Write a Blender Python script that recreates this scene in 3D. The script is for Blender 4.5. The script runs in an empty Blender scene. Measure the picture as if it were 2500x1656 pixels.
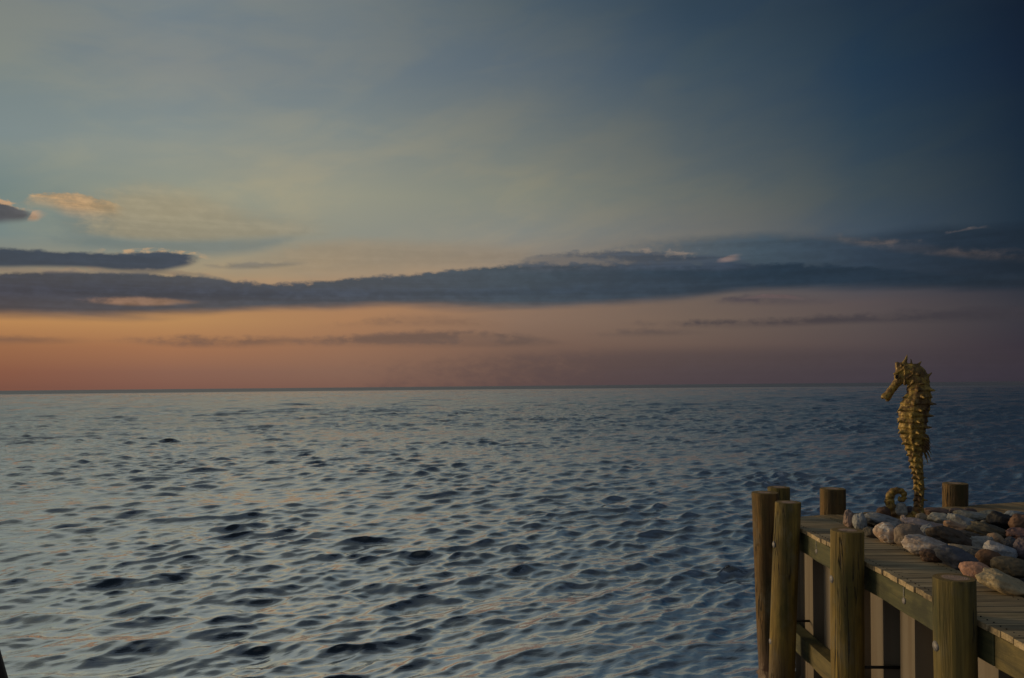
import bpy, bmesh, math, random
import numpy as np
from mathutils import Vector, Matrix, noise as mnoise

# ------------------------------------------------------------------ camera
F = 1907.0                      # focal length in pixels of the 2500 px wide photograph (18 mm)
EYE = 1.53                      # eye height above the boardwalk (deck top is z = 0)
YAW = math.radians(0.87)
ROLL = math.radians(-0.527)
SHIFT = 114.5 / 2500
WATER = -1.75

scene = bpy.context.scene
COL = scene.collection
cam_d = bpy.data.cameras.new('camera')
cam = bpy.data.objects.new('camera', cam_d)
COL.objects.link(cam)
cam_d.sensor_fit = 'HORIZONTAL'
cam_d.sensor_width = 23.6
cam_d.lens = 23.6 * F / 2500
cam_d.shift_y = SHIFT
cam_d.clip_start = 0.05
cam_d.clip_end = 60000
cam.matrix_world = (Matrix.Translation((0, 0, EYE)) @ Matrix.Rotation(YAW, 4, 'Z')
                    @ Matrix.Rotation(math.pi / 2, 4, 'X') @ Matrix.Rotation(ROLL, 4, 'Z'))
scene.camera = cam
CAMR = cam.matrix_world.to_3x3()

scene.view_settings.view_transform = 'Standard'
scene.view_settings.look = 'None'
scene.view_settings.exposure = 0.0
scene.view_settings.gamma = 1.0


def ray(px, py):
    d = CAMR @ Vector(((px - 1250) / F, (828 + SHIFT * 2500 - py) / F, -1.0))
    return d


def on_plane(px, py, z=0.0):
    d = ray(px, py)
    t = (z - EYE) / d.z
    return Vector((d.x * t, d.y * t, z))


def azel(px, py):
    d = ray(px, py).normalized()
    return math.degrees(math.atan2(d.x, d.y)), math.degrees(math.asin(d.z))


def lin(c):
    out = []
    for v in c:
        v = v / 255.0
        out.append(v / 12.92 if v <= 0.04045 else ((v + 0.055) / 1.055) ** 2.4)
    return tuple(out)


# ------------------------------------------------------------------ node helper
class SN:
    def __init__(self, nt):
        self.nt = nt

    def node(self, t, **kw):
        n = self.nt.nodes.new(t)
        for k, v in kw.items():
            setattr(n, k, v)
        return n

    def put(self, sock, v):
        if v is None:
            return
        if isinstance(v, bpy.types.NodeSocket):
            self.nt.links.new(v, sock)
        elif isinstance(v, (tuple, list)):
            if len(v) == 3 and sock.type == 'RGBA':
                v = (*v, 1.0)
            sock.default_value = v
        else:
            sock.default_value = v

    def m(self, op, a, b=None, c=None, clamp=False):
        n = self.node('ShaderNodeMath', operation=op, use_clamp=clamp)
        self.put(n.inputs[0], a); self.put(n.inputs[1], b); self.put(n.inputs[2], c)
        return n.outputs[0]

    def add(self, a, b): return self.m('ADD', a, b)
    def sub(self, a, b): return self.m('SUBTRACT', a, b)
    def mul(self, a, b): return self.m('MULTIPLY', a, b)

    def rng(self, v, a, b, c=0.0, d=1.0, smooth=True):
        n = self.node('ShaderNodeMapRange', interpolation_type='SMOOTHSTEP' if smooth else 'LINEAR')
        n.clamp = True
        for s, x in zip(n.inputs[:5], (v, a, b, c, d)):
            self.put(s, x)
        return n.outputs[0]

    def mix(self, f, a, b, blend='MIX'):
        n = self.node('ShaderNodeMix', data_type='RGBA', blend_type=blend)
        self.put(n.inputs[0], f); self.put(n.inputs[6], a); self.put(n.inputs[7], b)
        return n.outputs[2]

    def vec(self, x, y, z):
        n = self.node('ShaderNodeCombineXYZ')
        self.put(n.inputs[0], x); self.put(n.inputs[1], y); self.put(n.inputs[2], z)
        return n.outputs[0]

    def sep(self, v):
        n = self.node('ShaderNodeSeparateXYZ')
        self.put(n.inputs[0], v)
        return n.outputs[0], n.outputs[1], n.outputs[2]

    def vmul(self, v, s):
        n = self.node('ShaderNodeVectorMath', operation='MULTIPLY')
        self.put(n.inputs[0], v); self.put(n.inputs[1], s)
        return n.outputs[0]

    def vadd(self, v, s):
        n = self.node('ShaderNodeVectorMath', operation='ADD')
        self.put(n.inputs[0], v); self.put(n.inputs[1], s)
        return n.outputs[0]

    def noise(self, v, scale=1.0, detail=4.0, rough=0.5, dist=0.0, color=False):
        n = self.node('ShaderNodeTexNoise')
        self.put(n.inputs['Vector'], v)
        n.inputs['Scale'].default_value = scale
        n.inputs['Detail'].default_value = detail
        n.inputs['Roughness'].default_value = rough
        n.inputs['Distortion'].default_value = dist
        return n.outputs['Color'] if color else n.outputs['Fac']

    def voronoi(self, v, scale=1.0, feature='F1'):
        n = self.node('ShaderNodeTexVoronoi', feature=feature)
        self.put(n.inputs['Vector'], v)
        n.inputs['Scale'].default_value = scale
        return n.outputs['Distance']

    def ramp(self, f, stops):
        n = self.node('ShaderNodeValToRGB')
        cr = n.color_ramp
        while len(cr.elements) > 1:
            cr.elements.remove(cr.elements[-1])
        stops = sorted(stops, key=lambda s: s[0])
        cr.elements[0].position = stops[0][0]
        cr.elements[0].color = (*stops[0][1], 1)
        for p, c in stops[1:]:
            e = cr.elements.new(p)
            e.color = (*c, 1)
        self.put(n.inputs[0], f)
        return n.outputs[0]

    def curve(self, f, pts):
        n = self.node('ShaderNodeFloatCurve')
        c = n.mapping.curves[0]
        pts = sorted(pts)
        while len(c.points) < len(pts):
            c.points.new(0.5, 0.5)
        for p, (x, y) in zip(c.points, pts):
            p.location = (x, y)
        n.mapping.use_clip = False
        n.mapping.update()
        n.inputs['Factor'].default_value = 1.0
        self.put(n.inputs['Value'], f)
        return n.outputs[0]


# ------------------------------------------------------------------ sky
K = 2500 / 2367.0               # my measurements were taken on a 2367 px wide view
world = bpy.data.worlds.new('World')
scene.world = world
world.use_nodes = True
wt = world.node_tree
wt.nodes.clear()
W = SN(wt)
tc = W.node('ShaderNodeTexCoord')
dx, dy, dz = W.sep(tc.outputs['Generated'])
az = W.mul(W.m('ARCTAN2', dx, dy), 57.29578)
el = W.mul(W.m('ARCSINE', dz), 57.29578)
tEl = W.m('DIVIDE', W.m('POWER', W.m('MAXIMUM', el, 0.0), 0.6), 90 ** 0.6, clamp=True)


def t_of(e):
    return max(0.0, e) ** 0.6 / 90 ** 0.6


ROWS = [0, 150, 300, 450, 540, 620, 700, 740, 800, 860, 895]
TABLE = {
    0:    [(100,112,118),(104,117,121),(110,124,128),(100,117,118),(105,117,114),(130,120,102),(168,124,84),(174,126,80),(142,97,70),(118,78,64),(108,73,63)],
    400:  [(100,113,122),(103,115,124),(113,125,128),(128,133,122),(130,128,110),(138,126,104),(170,126,84),(174,129,84),(152,106,77),(122,88,75),(113,81,71)],
    800:  [(92,105,115),(95,108,118),(110,120,122),(130,132,120),(130,127,113),(142,125,104),(160,120,88),(158,117,85),(140,103,81),(120,91,78),(111,83,73)],
    1200: [(70,84,98),(82,94,107),(98,106,110),(115,119,114),(120,119,111),(128,114,101),(130,106,90),(127,103,88),(113,89,78),(100,79,72),(93,73,69)],
    1600: [(45,62,80),(55,72,90),(72,84,95),(90,97,100),(97,98,97),(90,88,90),(105,90,82),(106,90,81),(98,81,75),(82,70,71),(78,66,69)],
    2000: [(28,45,66),(32,52,74),(42,60,78),(57,70,82),(60,72,84),(56,66,78),(82,73,75),(82,73,73),(77,67,69),(67,60,67),(64,57,65)],
    2367: [(16,28,44),(18,32,50),(22,37,53),(27,42,57),(30,44,58),(32,42,56),(50,50,59),(51,50,59),(50,46,56),(46,44,56),(44,42,54)],
}
GAIN = {0: 1.15, 400: 1.16, 800: 1.16, 1200: 1.15, 1600: 1.12, 2000: 1.10, 2367: 1.06}
for x_, g_ in GAIN.items():
    TABLE[x_] = [tuple(min(255, v * (g_ if r <= 5 else (1.06 if r <= 8 else 1.10))) for v in c) for r, c in enumerate(TABLE[x_])]
for x_ in (0, 400, 800):
    TABLE[x_] = [(c[0] * 1.05, c[1], c[2] * 0.945) if r < 4 else c for r, c in enumerate(TABLE[x_])]
for x_ in (1200, 1600, 2000):
    TABLE[x_] = [(c[0] * 1.02, c[1] * 0.99, c[2] * 0.93) if r < 4 else c for r, c in enumerate(TABLE[x_])]
ZEN = (46, 56, 70)
cols = []
side = [(-180, [(112,120,128)] + [(84,92,102)] * 2 + [(44,52,66)] * 8), (-110, [(104,110,112)] * 6 + [(140,116,98)] * 5),
        (-62, [(112,120,120),(118,126,124),(128,134,128),(140,140,124),(160,142,112),(190,150,104),(225,160,95),(225,155,85),(190,125,78),(150,95,70),(130,84,66)])]
for a, cs in side:
    hi = [(t_of(34), lin((128, 132, 136))), (t_of(56), lin((124, 130, 136))), (t_of(72), lin(ZEN))] if a < -100 else []
    cols.append((a, [(t_of(e), lin(c)) for e, c in zip([26, 22, 17, 12.5, 10, 7.8, 5.6, 4.4, 2.8, 1.1, 0.0], cs)] + hi + [(1.0, lin(ZEN))]))
for x in sorted(TABLE):
    a = azel(x * K, 940)[0]
    st = [(t_of(azel(x * K, r * K)[1]), lin(c)) for r, c in zip(ROWS, TABLE[x])]
    top = TABLE[x][0]
    ga = {0: 1.0, 400: 1.0, 800: 1.02, 1200: 1.1, 1600: 1.25, 2000: 1.5, 2367: 1.8}[x]
    gr = sum(top) / 3.0
    des = {0: 0.0, 400: 0.0, 800: 0.1, 1200: 0.3, 1600: 0.45, 2000: 0.55, 2367: 0.55}[x]
    top = tuple((t * (1 - des) + gr * des) * (1 - des * 0.12) for t in top)
    st.append((t_of(32), lin(tuple(ga * t for t in top))))
    st.append((t_of(44), lin(tuple(0.62 * ga * t for t in top))))
    st.append((t_of(60), lin(tuple(0.22 * ga * t + 0.55 * z for t, z in zip(top, ZEN)))))
    st.append((1.0, lin(ZEN)))
    cols.append((a, st))
cols.append((70, [(0.0, lin((34, 34, 46))), (t_of(12), lin((22, 34, 48))), (t_of(45), lin((34, 46, 62))), (1.0, lin(ZEN))]))
cols.append((130, [(0.0, lin((40, 44, 56))), (t_of(16), lin((40, 50, 64))), (t_of(30), lin((112, 120, 130))), (t_of(58), lin((120, 128, 136))), (t_of(74), lin(ZEN)), (1.0, lin(ZEN))]))
cols.append((180, [(0.0, lin((40, 46, 58))), (t_of(16), lin((44, 52, 66))), (t_of(28), lin((126, 132, 138))), (t_of(58), lin((130, 136, 142))), (t_of(74), lin(ZEN)), (1.0, lin(ZEN))]))
base = W.ramp(tEl, cols[0][1])
for (a0, _), (a1, st) in zip(cols[:-1], cols[1:]):
    base = W.mix(W.rng(az, a0, a1, smooth=False), base, W.ramp(tEl, st))

# thin high veil: long soft streaks fanning up from the lower left
ra = W.add(W.mul(az, 0.94), W.mul(el, 0.34))
re_ = W.sub(W.mul(el, 0.94), W.mul(az, 0.34))
veil = W.noise(W.vec(W.mul(ra, 0.045), W.mul(re_, 0.16), 3.1), 1.0, 5, 0.5, 0.6)
veil2 = W.noise(W.vec(W.mul(az, 0.05), W.mul(el, 0.22), 9.7), 1.0, 4, 0.5, 0.3)
veil3 = W.noise(W.vec(W.mul(az, 0.16), W.mul(W.add(el, W.mul(az, -0.12)), 0.5), 14.2), 1.0, 5, 0.55, 0.5)
vsum = W.add(W.mul(W.rng(veil3, 0.3, 0.7, -1, 1), 0.55), W.add(W.rng(veil, 0.3, 0.72, -1, 1), W.mul(W.rng(veil2, 0.3, 0.7, -1, 1), 0.6)))
warm = W.mix(W.rng(vsum, -1.4, 1.4), (0.84, 0.92, 1.0), (1.12, 1.06, 0.97))
base = W.mix(W.mul(W.rng(el, 3, 9), 0.75), base, W.mix(1.0, base, warm, 'MULTIPLY'))
sky = base

A0, A1 = -45.0, 45.0
azn = W.rng(az, A0, A1, smooth=False)
EMAX = 30.0
elw = {}


def edge(pts, seed=0):
    return W.mul(W.curve(azn, [((azel(x * K, y * K)[0] - A0) / (A1 - A0), azel(x * K, y * K)[1] / EMAX) for x, y in pts]), EMAX)


billow = W.noise(W.vec(W.mul(az, 0.55), W.mul(el, 1.1), 1.7), 1.0, 8, 0.62)
billow = W.sub(billow, 0.5)
puff = W.sub(W.noise(W.vec(W.mul(az, 1.3), W.mul(el, 2.4), 6.3), 1.0, 4, 0.55), 0.5)
billow = W.add(billow, W.mul(puff, 0.75))
soft = W.sub(W.noise(W.vec(W.mul(az, 0.13), W.mul(el, 0.9), 5.2), 1.0, 5, 0.5), 0.5)
streak = W.noise(W.vec(W.mul(az, 0.07), W.mul(el, 2.2), 2.2), 1.0, 5, 0.55)


def cloud(sky, top, bot, st, sb, colors, amp_t=0.8, amp_b=0.5, op=1.0, x0=None, x1=None, fx=2.0, rim=None, tex=0.25, brk=0.0):
    """a flat cloud bank between two elevation curves; colors = [(x px, srgb)]"""
    et = W.sub(W.add(edge(top), W.mul(billow, amp_t)), el)
    eb = W.sub(el, W.add(edge(bot), W.mul(soft, amp_b)))
    mask = W.mul(W.rng(et, -st, st), W.rng(eb, -sb, sb))
    if x0 is not None:
        a = azel(x0 * K, 900)[0]
        mask = W.mul(mask, W.rng(W.add(az, W.mul(billow, fx)), a - fx / 2, a + fx / 2))
    if x1 is not None:
        a = azel(x1 * K, 900)[0]
        mask = W.mul(mask, W.rng(W.add(az, W.mul(billow, fx)), a + fx / 2, a - fx / 2))
    if brk:
        bn = W.rng(W.add(soft, W.mul(billow, 0.5)), -0.12, 0.10, 1 - brk, 1)
        mask = W.mul(mask, bn)
    c = W.ramp(azn, [((azel(x * K, 900)[0] - A0) / (A1 - A0), lin(cc)) for x, cc in colors])
    shade = W.rng(W.add(W.mul(streak, 0.7), W.mul(billow, 0.6)), 0.15, 0.6, 1 - tex, 1 + tex)
    c = W.mix(1.0, c, W.vec(shade, shade, shade), 'MULTIPLY')
    if rim is not None:
        rcol, lo, hi, rop, rx0, rx1 = rim
        r = W.mul(W.rng(et, lo - 0.12, lo), W.rng(et, hi + 0.12, hi))
        rn = W.rng(W.noise(W.vec(W.mul(az, 0.9), W.mul(el, 1.5), 8.8), 1.0, 4, 0.6), 0.45, 0.62)
        r = W.mul(W.mul(r, rn), rop)
        ra0, ra1 = azel(rx0 * K, 900)[0], azel(rx1 * K, 900)[0]
        r = W.mul(r, W.mul(W.rng(az, ra0 - 1, ra0 + 1), W.rng(az, ra1 + 1, ra1 - 1)))
        sky = W.mix(r, sky, lin(rcol))
    return W.mix(W.mul(mask, op), sky, c)


# faint blue wedge above the left bank, and the yellowish veil patch over it
sky = cloud(sky, [(200,470),(420,530),(560,548),(700,536)], [(200,575),(420,588),(560,585),(700,545)], 0.7, 0.4,
            [(200,(108,122,122)),(700,(118,125,122))], 0.5, 0.4, 0.75, 150, 700, 3, tex=0.06)
sky = cloud(sky, [(210,455),(380,440),(600,500),(800,530)], [(210,545),(380,556),(600,548),(800,540)], 0.9, 0.35,
            [(210,(164,150,120)),(800,(150,142,122))], 0.9, 0.4, 0.7, 215, 760, 4, tex=0.1)
sky = cloud(sky, [(560,600),(760,560),(1000,565),(1250,580)], [(560,640),(800,628),(1000,620),(1250,600)], 0.5, 0.5,
            [(560,(158,140,114)),(1250,(132,122,110))], 0.5, 0.4, 0.6, 600, 1230, 6, tex=0.08)
# right-hand dark upper deck
sky = cloud(sky, [(1500,560),(1750,545),(2000,545),(2100,532),(2367,520),(2500,512)], [(1500,640),(2500,660)], 0.45, 0.5,
            [(1500,(86,96,104)),(1750,(60,78,92)),(2000,(44,59,76)),(2200,(32,45,60)),(2400,(24,36,50))], 0.5, 0.5, 0.85, 1480, None, 8, tex=0.12)
sky = cloud(sky, [(1900,545),(2050,556),(2200,572),(2400,588)], [(1900,556),(2050,574),(2200,592),(2400,606)], 0.25, 0.25,
            [(1900,(104,96,90)),(2100,(96,84,80)),(2400,(58,56,62))], 0.6, 0.5, 0.62, 1930, None, 8, tex=0.2, brk=0.75)
sky = cloud(sky, [(2190,536),(2230,526),(2280,519),(2290,522)], [(2190,541),(2230,533),(2280,527),(2290,529)], 0.05, 0.05,
            [(2190,(130,116,112)),(2290,(130,116,112))], 0.5, 0.2, 0.7, 2200, 2276, 0.8, brk=0.7)
# main long bank
sky = cloud(sky, [(0,632),(230,629),(480,640),(600,657),(800,645),(1000,630),(1150,616),(1400,611),(1600,612),(1750,610),(2000,618),(2200,634),(2367,640),(2500,645)],
            [(0,730),(300,732),(600,717),(900,706),(1100,709),(1400,701),(1550,690),(1750,668),(2100,662),(2367,664),(2500,664)],
            0.17, 0.46, [(0,(60,65,77)),(500,(66,72,82)),(900,(67,77,88)),(1200,(60,74,86)),(1500,(49,64,79)),(1800,(35,51,67)),(2100,(33,47,62)),(2400,(31,41,54))],
            0.8, 0.9, 0.95, rim=((168,140,112), -0.28, -0.05, 0.55, 60, 700), tex=0.13)
sky = cloud(sky, [(0,655),(400,660),(900,670),(1500,665)], [(0,690),(400,692),(900,690),(1500,672)], 0.5, 0.5,
            [(0,(54,60,78)),(900,(60,70,88)),(1500,(44,60,80))], 0.6, 0.5, 0.45, None, 1500, 8, tex=0.3)
sky = cloud(sky, [(220,690),(330,688),(430,694)], [(220,701),(330,707),(430,703)], 0.14, 0.12,
            [(200,(140,108,88)),(460,(140,110,90))], 0.2, 0.2, 0.85, 225, 430, 3)
# upper left dark bar
sky = cloud(sky, [(-60,568),(0,573),(150,583),(300,586),(420,586),(470,596)], [(-60,618),(0,619),(200,620),(350,627),(420,616),(470,603)],
            0.12, 0.22, [(0,(52,64,80)),(460,(56,66,82))], 0.45, 0.4, 0.95, None, 452, 1.2, rim=((196,160,120), -0.22, -0.04, 0.75, 250, 470), tex=0.1)
sky = cloud(sky, [(0,620),(150,622),(420,626),(520,642)], [(0,628),(150,631),(420,636),(520,648)], 0.12, 0.12,
            [(0,(140,122,106)),(500,(132,122,108))], 0.4, 0.3, 0.55, None, 520, 3)
# little wisps between the bars
sky = cloud(sky, [(500,612),(600,608),(700,606)], [(500,618),(600,618),(700,612)], 0.15, 0.15,
            [(500,(104,102,100)),(700,(112,110,106))], 0.6, 0.4, 0.6, 500, 690, 3)
# centre-right hump with lit tops
sky = cloud(sky, [(1150,612),(1250,592),(1350,585),(1500,582),(1620,592),(1760,606)], [(1150,625),(1400,625),(1620,625),(1760,622)],
            0.2, 0.2, [(1200,(80,85,94)),(1450,(68,77,90)),(1700,(60,70,86))], 0.9, 0.6, 0.85, 1200, 1740, 4,
            rim=((150,132,118), -0.2, 0.05, 0.55, 1450, 1640), tex=0.2, brk=0.45)
sky = cloud(sky, [(1660,602),(1690,592),(1712,588)], [(1660,606),(1690,604),(1712,600)], 0.1, 0.12,
            [(1660,(122,106,104)),(1712,(132,114,108))], 0.4, 0.1, 0.8, 1668, 1708, 1)
sky = cloud(sky, [(1560,586),(1600,583)], [(1540,590),(1600,588)], 0.06, 0.08, [(1500,(138,126,114)),(1600,(132,120,112))], 0.2, 0.1, 0.7, 1540, 1596, 1.5)
# thin bars in the orange band
for top, bot, cl, x0, x1, op in [
    ([(-40,781),(60,781),(160,786)], [(-40,794),(60,795),(160,792)], (104,80,72), None, 190, 0.75),
    ([(300,786),(430,779),(560,781),(700,782)], [(300,794),(430,800),(560,800),(700,794)], (108,86,78), 330, 690, 0.75),
    ([(690,784),(850,775),(1000,766),(1150,770),(1290,788)], [(690,796),(850,798),(1000,799),(1150,800),(1290,798)], (96,82,80), 720, 1270, 0.7),
    ([(820,742),(950,730),(1120,740)], [(820,755),(950,752),(1120,756)], (124,98,84), 840, 1100, 0.55),
    ([(1500,744),(1800,738),(2100,722),(2400,708),(2500,705)], [(1500,752),(1800,753),(2100,744),(2400,742),(2500,742)], (66,62,72), 1540, None, 0.75),
    ([(1420,768),(1500,762),(1620,764)], [(1420,776),(1500,776),(1620,772)], (88,78,80), 1430, 1610, 0.6),
    ([(1680,692),(1760,684),(1880,690)], [(1680,700),(1760,702),(1880,702)], (70,66,78), 1700, 1870, 0.8),
    ([(1000,830),(1300,815),(1700,808),(2500,812)], [(1000,905),(2500,905)], (72,64,72), 1100, None, 0.45),
]:
    big = bot[0][1] > 850
    sky = cloud(sky, top, bot, 0.55 if big else 0.26, 0.26, [(0, cl), (2300, tuple(int(c * 0.86) for c in cl))], 0.2 if big else 0.6, 0.5, op, x0, x1, 22 if big else 7, tex=0.08, brk=0.0 if big else 0.55)
sky = cloud(sky, [(1720,688),(1770,681),(1860,689)], [(1720,692),(1770,689),(1860,693)], 0.06, 0.1,
            [(1700,(112,94,94)),(1870,(104,88,90))], 0.4, 0.1, 0.7, 1735, 1850, 1.5)
# bright sunlit puffs far left
sky = cloud(sky, [(50,462),(80,450),(150,447),(220,456),(290,482)], [(50,464),(100,468),(160,490),(220,497),(290,494)], 0.08, 0.6,
            [(50,(196,158,112)),(180,(190,154,112)),(290,(168,146,112))], 0.6, 0.6, 0.9, 62, 282, 1.2, tex=0.3, brk=0.35)
sky = cloud(sky, [(-60,460),(0,468),(40,484),(60,490)], [(-60,520),(0,512),(60,508),(100,500)], 0.1, 0.25,
            [(-60,(72,74,84)),(60,(82,80,84))], 0.5, 0.3, 0.92, None, 78, 1.0, rim=((196,156,118), -0.3, 0.0, 0.9, -40, 60), tex=0.15)
sky = cloud(sky, [(66,500),(85,489),(104,490)], [(66,510),(85,510),(104,502)], 0.1, 0.15,
            [(60,(170,138,112)),(110,(176,142,112))], 0.4, 0.2, 0.85, 70, 100, 0.8)

# the physical sky, sun just above the horizon off to the left, adds its own faint glow
SUN_AZ, SUN_EL = -62.0, 8.0
nish = W.node('ShaderNodeTexSky', sky_type='NISHITA', sun_disc=False)
nish.sun_elevation = math.radians(2.0)
nish.sun_rotation = math.radians(SUN_AZ)
bg1 = W.node('ShaderNodeBackground'); W.put(bg1.inputs[0], nish.outputs[0]); bg1.inputs[1].default_value = 0.004
bg2 = W.node('ShaderNodeBackground'); W.put(bg2.inputs[0], sky); bg2.inputs[1].default_value = 0.97
ad = W.node('ShaderNodeAddShader')
wt.links.new(bg1.outputs[0], ad.inputs[0]); wt.links.new(bg2.outputs[0], ad.inputs[1])
wo = W.node('ShaderNodeOutputWorld')
wt.links.new(ad.outputs[0], wo.inputs[0])

sun_d = bpy.data.lights.new('sun', 'SUN')
sun_d.energy = 1.85
sun_d.angle = math.radians(18)
sun_d.color = (1.0, 0.70, 0.36)
sun = bpy.data.objects.new('sun', sun_d)
COL.objects.link(sun)
sv = Vector((math.sin(math.radians(SUN_AZ)) * math.cos(math.radians(SUN_EL)),
             math.cos(math.radians(SUN_AZ)) * math.cos(math.radians(SUN_EL)), math.sin(math.radians(SUN_EL))))
sun.rotation_euler = sv.to_track_quat('Z', 'Y').to_euler()
sun.location = sv * 60

# ------------------------------------------------------------------ object helpers
def link_mesh(name, verts, faces, m=None, parent=None, smooth=False, loc=None):
    me = bpy.data.meshes.new(name)
    me.from_pydata([tuple(v) for v in verts], [], faces)
    me.update()
    if smooth:
        me.polygons.foreach_set('use_smooth', [True] * len(me.polygons))
    o = bpy.data.objects.new(name, me)
    COL.objects.link(o)
    if m:
        me.materials.append(m)
    if parent:
        o.parent = parent
    if loc is not None:
        o.location = loc
    return o


def thing(name, label, cat, loc=(0, 0, 0), rotz=0.0, group=None):
    o = bpy.data.objects.new(name, None)
    COL.objects.link(o)
    o.empty_display_size = 0.1
    o.location = loc
    o.rotation_euler = (0, 0, rotz)
    o['label'] = label
    o['category'] = cat
    if group:
        o['group'] = group
    return o


def tag(o, label, cat, group=None):
    o['label'] = label
    o['category'] = cat
    if group:
        o['group'] = group
    return o


def new_mat(name):
    m = bpy.data.materials.new(name)
    m.use_nodes = True
    m.node_tree.nodes.clear()
    n = SN(m.node_tree)
    p = n.node('ShaderNodeBsdfPrincipled')
    o = n.node('ShaderNodeOutputMaterial')
    m.node_tree.links.new(p.outputs[0], o.inputs[0])
    return m, n, p


def bump(n, p, h, strength=0.5, dist=0.01):
    b = n.node('ShaderNodeBump')
    b.inputs['Strength'].default_value = strength
    b.inputs['Distance'].default_value = dist
    n.put(b.inputs['Height'], h)
    n.put(p.inputs['Normal'], b.outputs[0])


def objvec(n, rand=True):
    t = n.node('ShaderNodeTexCoord').outputs['Object']
    if rand:
        r = n.node('ShaderNodeObjectInfo').outputs['Random']
        t = n.vadd(t, n.vec(n.mul(r, 37.0), n.mul(r, 91.0), n.mul(r, 53.0)))
    return t


class MB:
    def __init__(self):
        self.v = []; self.f = []

    def add(self, vs, fs):
        k = len(self.v)
        self.v += [Vector(v) for v in vs]
        self.f += [[i + k for i in f] for f in fs]

    def prism(self, poly, z0, z1, mat=None):
        n = len(poly)
        vs = [(x, y, z0) for x, y in poly] + [(x, y, z1) for x, y in poly]
        fs = [list(range(n))[::-1], list(range(n, 2 * n))]
        fs += [[i, (i + 1) % n, (i + 1) % n + n, i + n] for i in range(n)]
        if mat:
            vs = [mat @ Vector(v) for v in vs]
        self.add(vs, fs)

    def box(self, x0, x1, y0, y1, z0, z1, mat=None):
        self.prism([(x0, y0), (x1, y0), (x1, y1), (x0, y1)], z0, z1, mat)

    def tube(self, pts, rads, seg=12, cap=True):
        pts = [Vector(p) for p in pts]
        rings = []
        up = Vector((0, 0, 1))
        for i, p in enumerate(pts):
            t = (pts[min(i + 1, len(pts) - 1)] - pts[max(i - 1, 0)]).normalized()
            a = t.cross(up)
            if a.length < 0.05:
                a = t.cross(Vector((0, 1, 0)))
            a.normalize(); b = t.cross(a)
            rings.append([p + (a * math.cos(u) + b * math.sin(u)) * rads[i] for u in [2 * math.pi * j / seg for j in range(seg)]])
        vs = [v for r in rings for v in r]
        fs = []
        for i in range(len(pts) - 1):
            for j in range(seg):
                k = (j + 1) % seg
                fs.append([i * seg + j, i * seg + k, (i + 1) * seg + k, (i + 1) * seg + j])
        if cap:
            fs.append(list(range(seg))[::-1]); fs.append([(len(pts) - 1) * seg + j for j in range(seg)])
        self.add(vs, fs)

    def build(self, name, m, parent=None, smooth=False, bevel=None, autosmooth=None):
        o = link_mesh(name, self.v, self.f, m, parent, smooth)
        bm = bmesh.new(); bm.from_mesh(o.data)
        bmesh.ops.recalc_face_normals(bm, faces=bm.faces)
        bm.to_mesh(o.data); bm.free()
        if bevel:
            b = o.modifiers.new('bevel', 'BEVEL')
            b.width = bevel; b.segments = 2; b.limit_method = 'ANGLE'
        return o


def clip(poly, p, nrm):
    """keep the side of a polygon where (q-p).nrm >= 0"""
    out = []
    for i, a in enumerate(poly):
        b = poly[(i + 1) % len(poly)]
        da = (a[0] - p[0]) * nrm[0] + (a[1] - p[1]) * nrm[1]
        db = (b[0] - p[0]) * nrm[0] + (b[1] - p[1]) * nrm[1]
        if da >= 0:
            out.append(a)
        if (da > 0 > db) or (da < 0 < db):
            t = da / (da - db)
            out.append((a[0] + (b[0] - a[0]) * t, a[1] + (b[1] - a[1]) * t))
    return out


# ------------------------------------------------------------------ materials
def wood_pile(name, c_hi, c_mid, c_lo, red=0.0):
    m, n, p = new_mat(name)
    v = objvec(n)
    geo = n.node('ShaderNodeTexCoord').outputs['Object']
    _, _, z = n.sep(geo)
    st = n.noise(n.vmul(v, (9, 9, 0.55)), 1.0, 7, 0.62, 0.4)
    fine = n.noise(n.vmul(v, (60, 60, 2.2)), 1.0, 4, 0.6)
    blot = n.noise(n.vmul(v, (3.5, 3.5, 1.6)), 1.0, 5, 0.6)
    c = n.ramp(st, [(0.28, c_lo), (0.5, c_mid), (0.68, c_hi)])
    c = n.mix(n.rng(blot, 0.42, 0.7, 0, 0.75), c, n.mix(0.5, c_lo, (0.035, 0.055, 0.012)))
    c = n.mix(n.rng(fine, 0.52, 0.72, 0, 0.45), c, c_lo)
    ck = n.m('ABSOLUTE', n.sub(n.noise(n.vmul(v, (13, 13, 0.8)), 1.0, 3, 0.5, 0.3), 0.5))
    ckm = n.mul(n.rng(ck, 0.016, 0.005), n.rng(n.noise(n.vmul(v, (5, 5, 1.2)), 1.0, 2), 0.47, 0.56))
    c = n.mix(n.mul(ckm, 0.85), c, (0.012, 0.009, 0.005))
    gry = n.noise(n.vmul(v, (6, 6, 2.4)), 1.0, 5, 0.65)
    c = n.mix(n.rng(gry, 0.52, 0.72, 0, 0.5), c, (0.17, 0.16, 0.11))
    kn = n.voronoi(n.vmul(v, (2.6, 2.6, 1.5)), 1.0)
    c = n.mix(n.rng(kn, 0.10, 0.06, 0, 0.8), c, (0.02, 0.012, 0.004))
    # wet, stained foot of the post
    wet = n.rng(n.add(z, n.mul(blot, 0.7)), -0.65, -1.45)
    c = n.mix(n.mul(wet, 0.75), c, (0.055, 0.018 + 0.008 * (1 - red), 0.008))
    n.put(p.inputs['Base Color'], c)
    n.put(p.inputs['Roughness'], n.rng(wet, 0, 1, 0.82, 0.5))
    bump(n, p, n.sub(n.add(n.add(n.mul(st, 0.7), n.mul(fine, 0.4)), n.mul(blot, 0.6)), n.mul(ckm, 0.8)), 1.0, 0.02)
    return m


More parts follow.
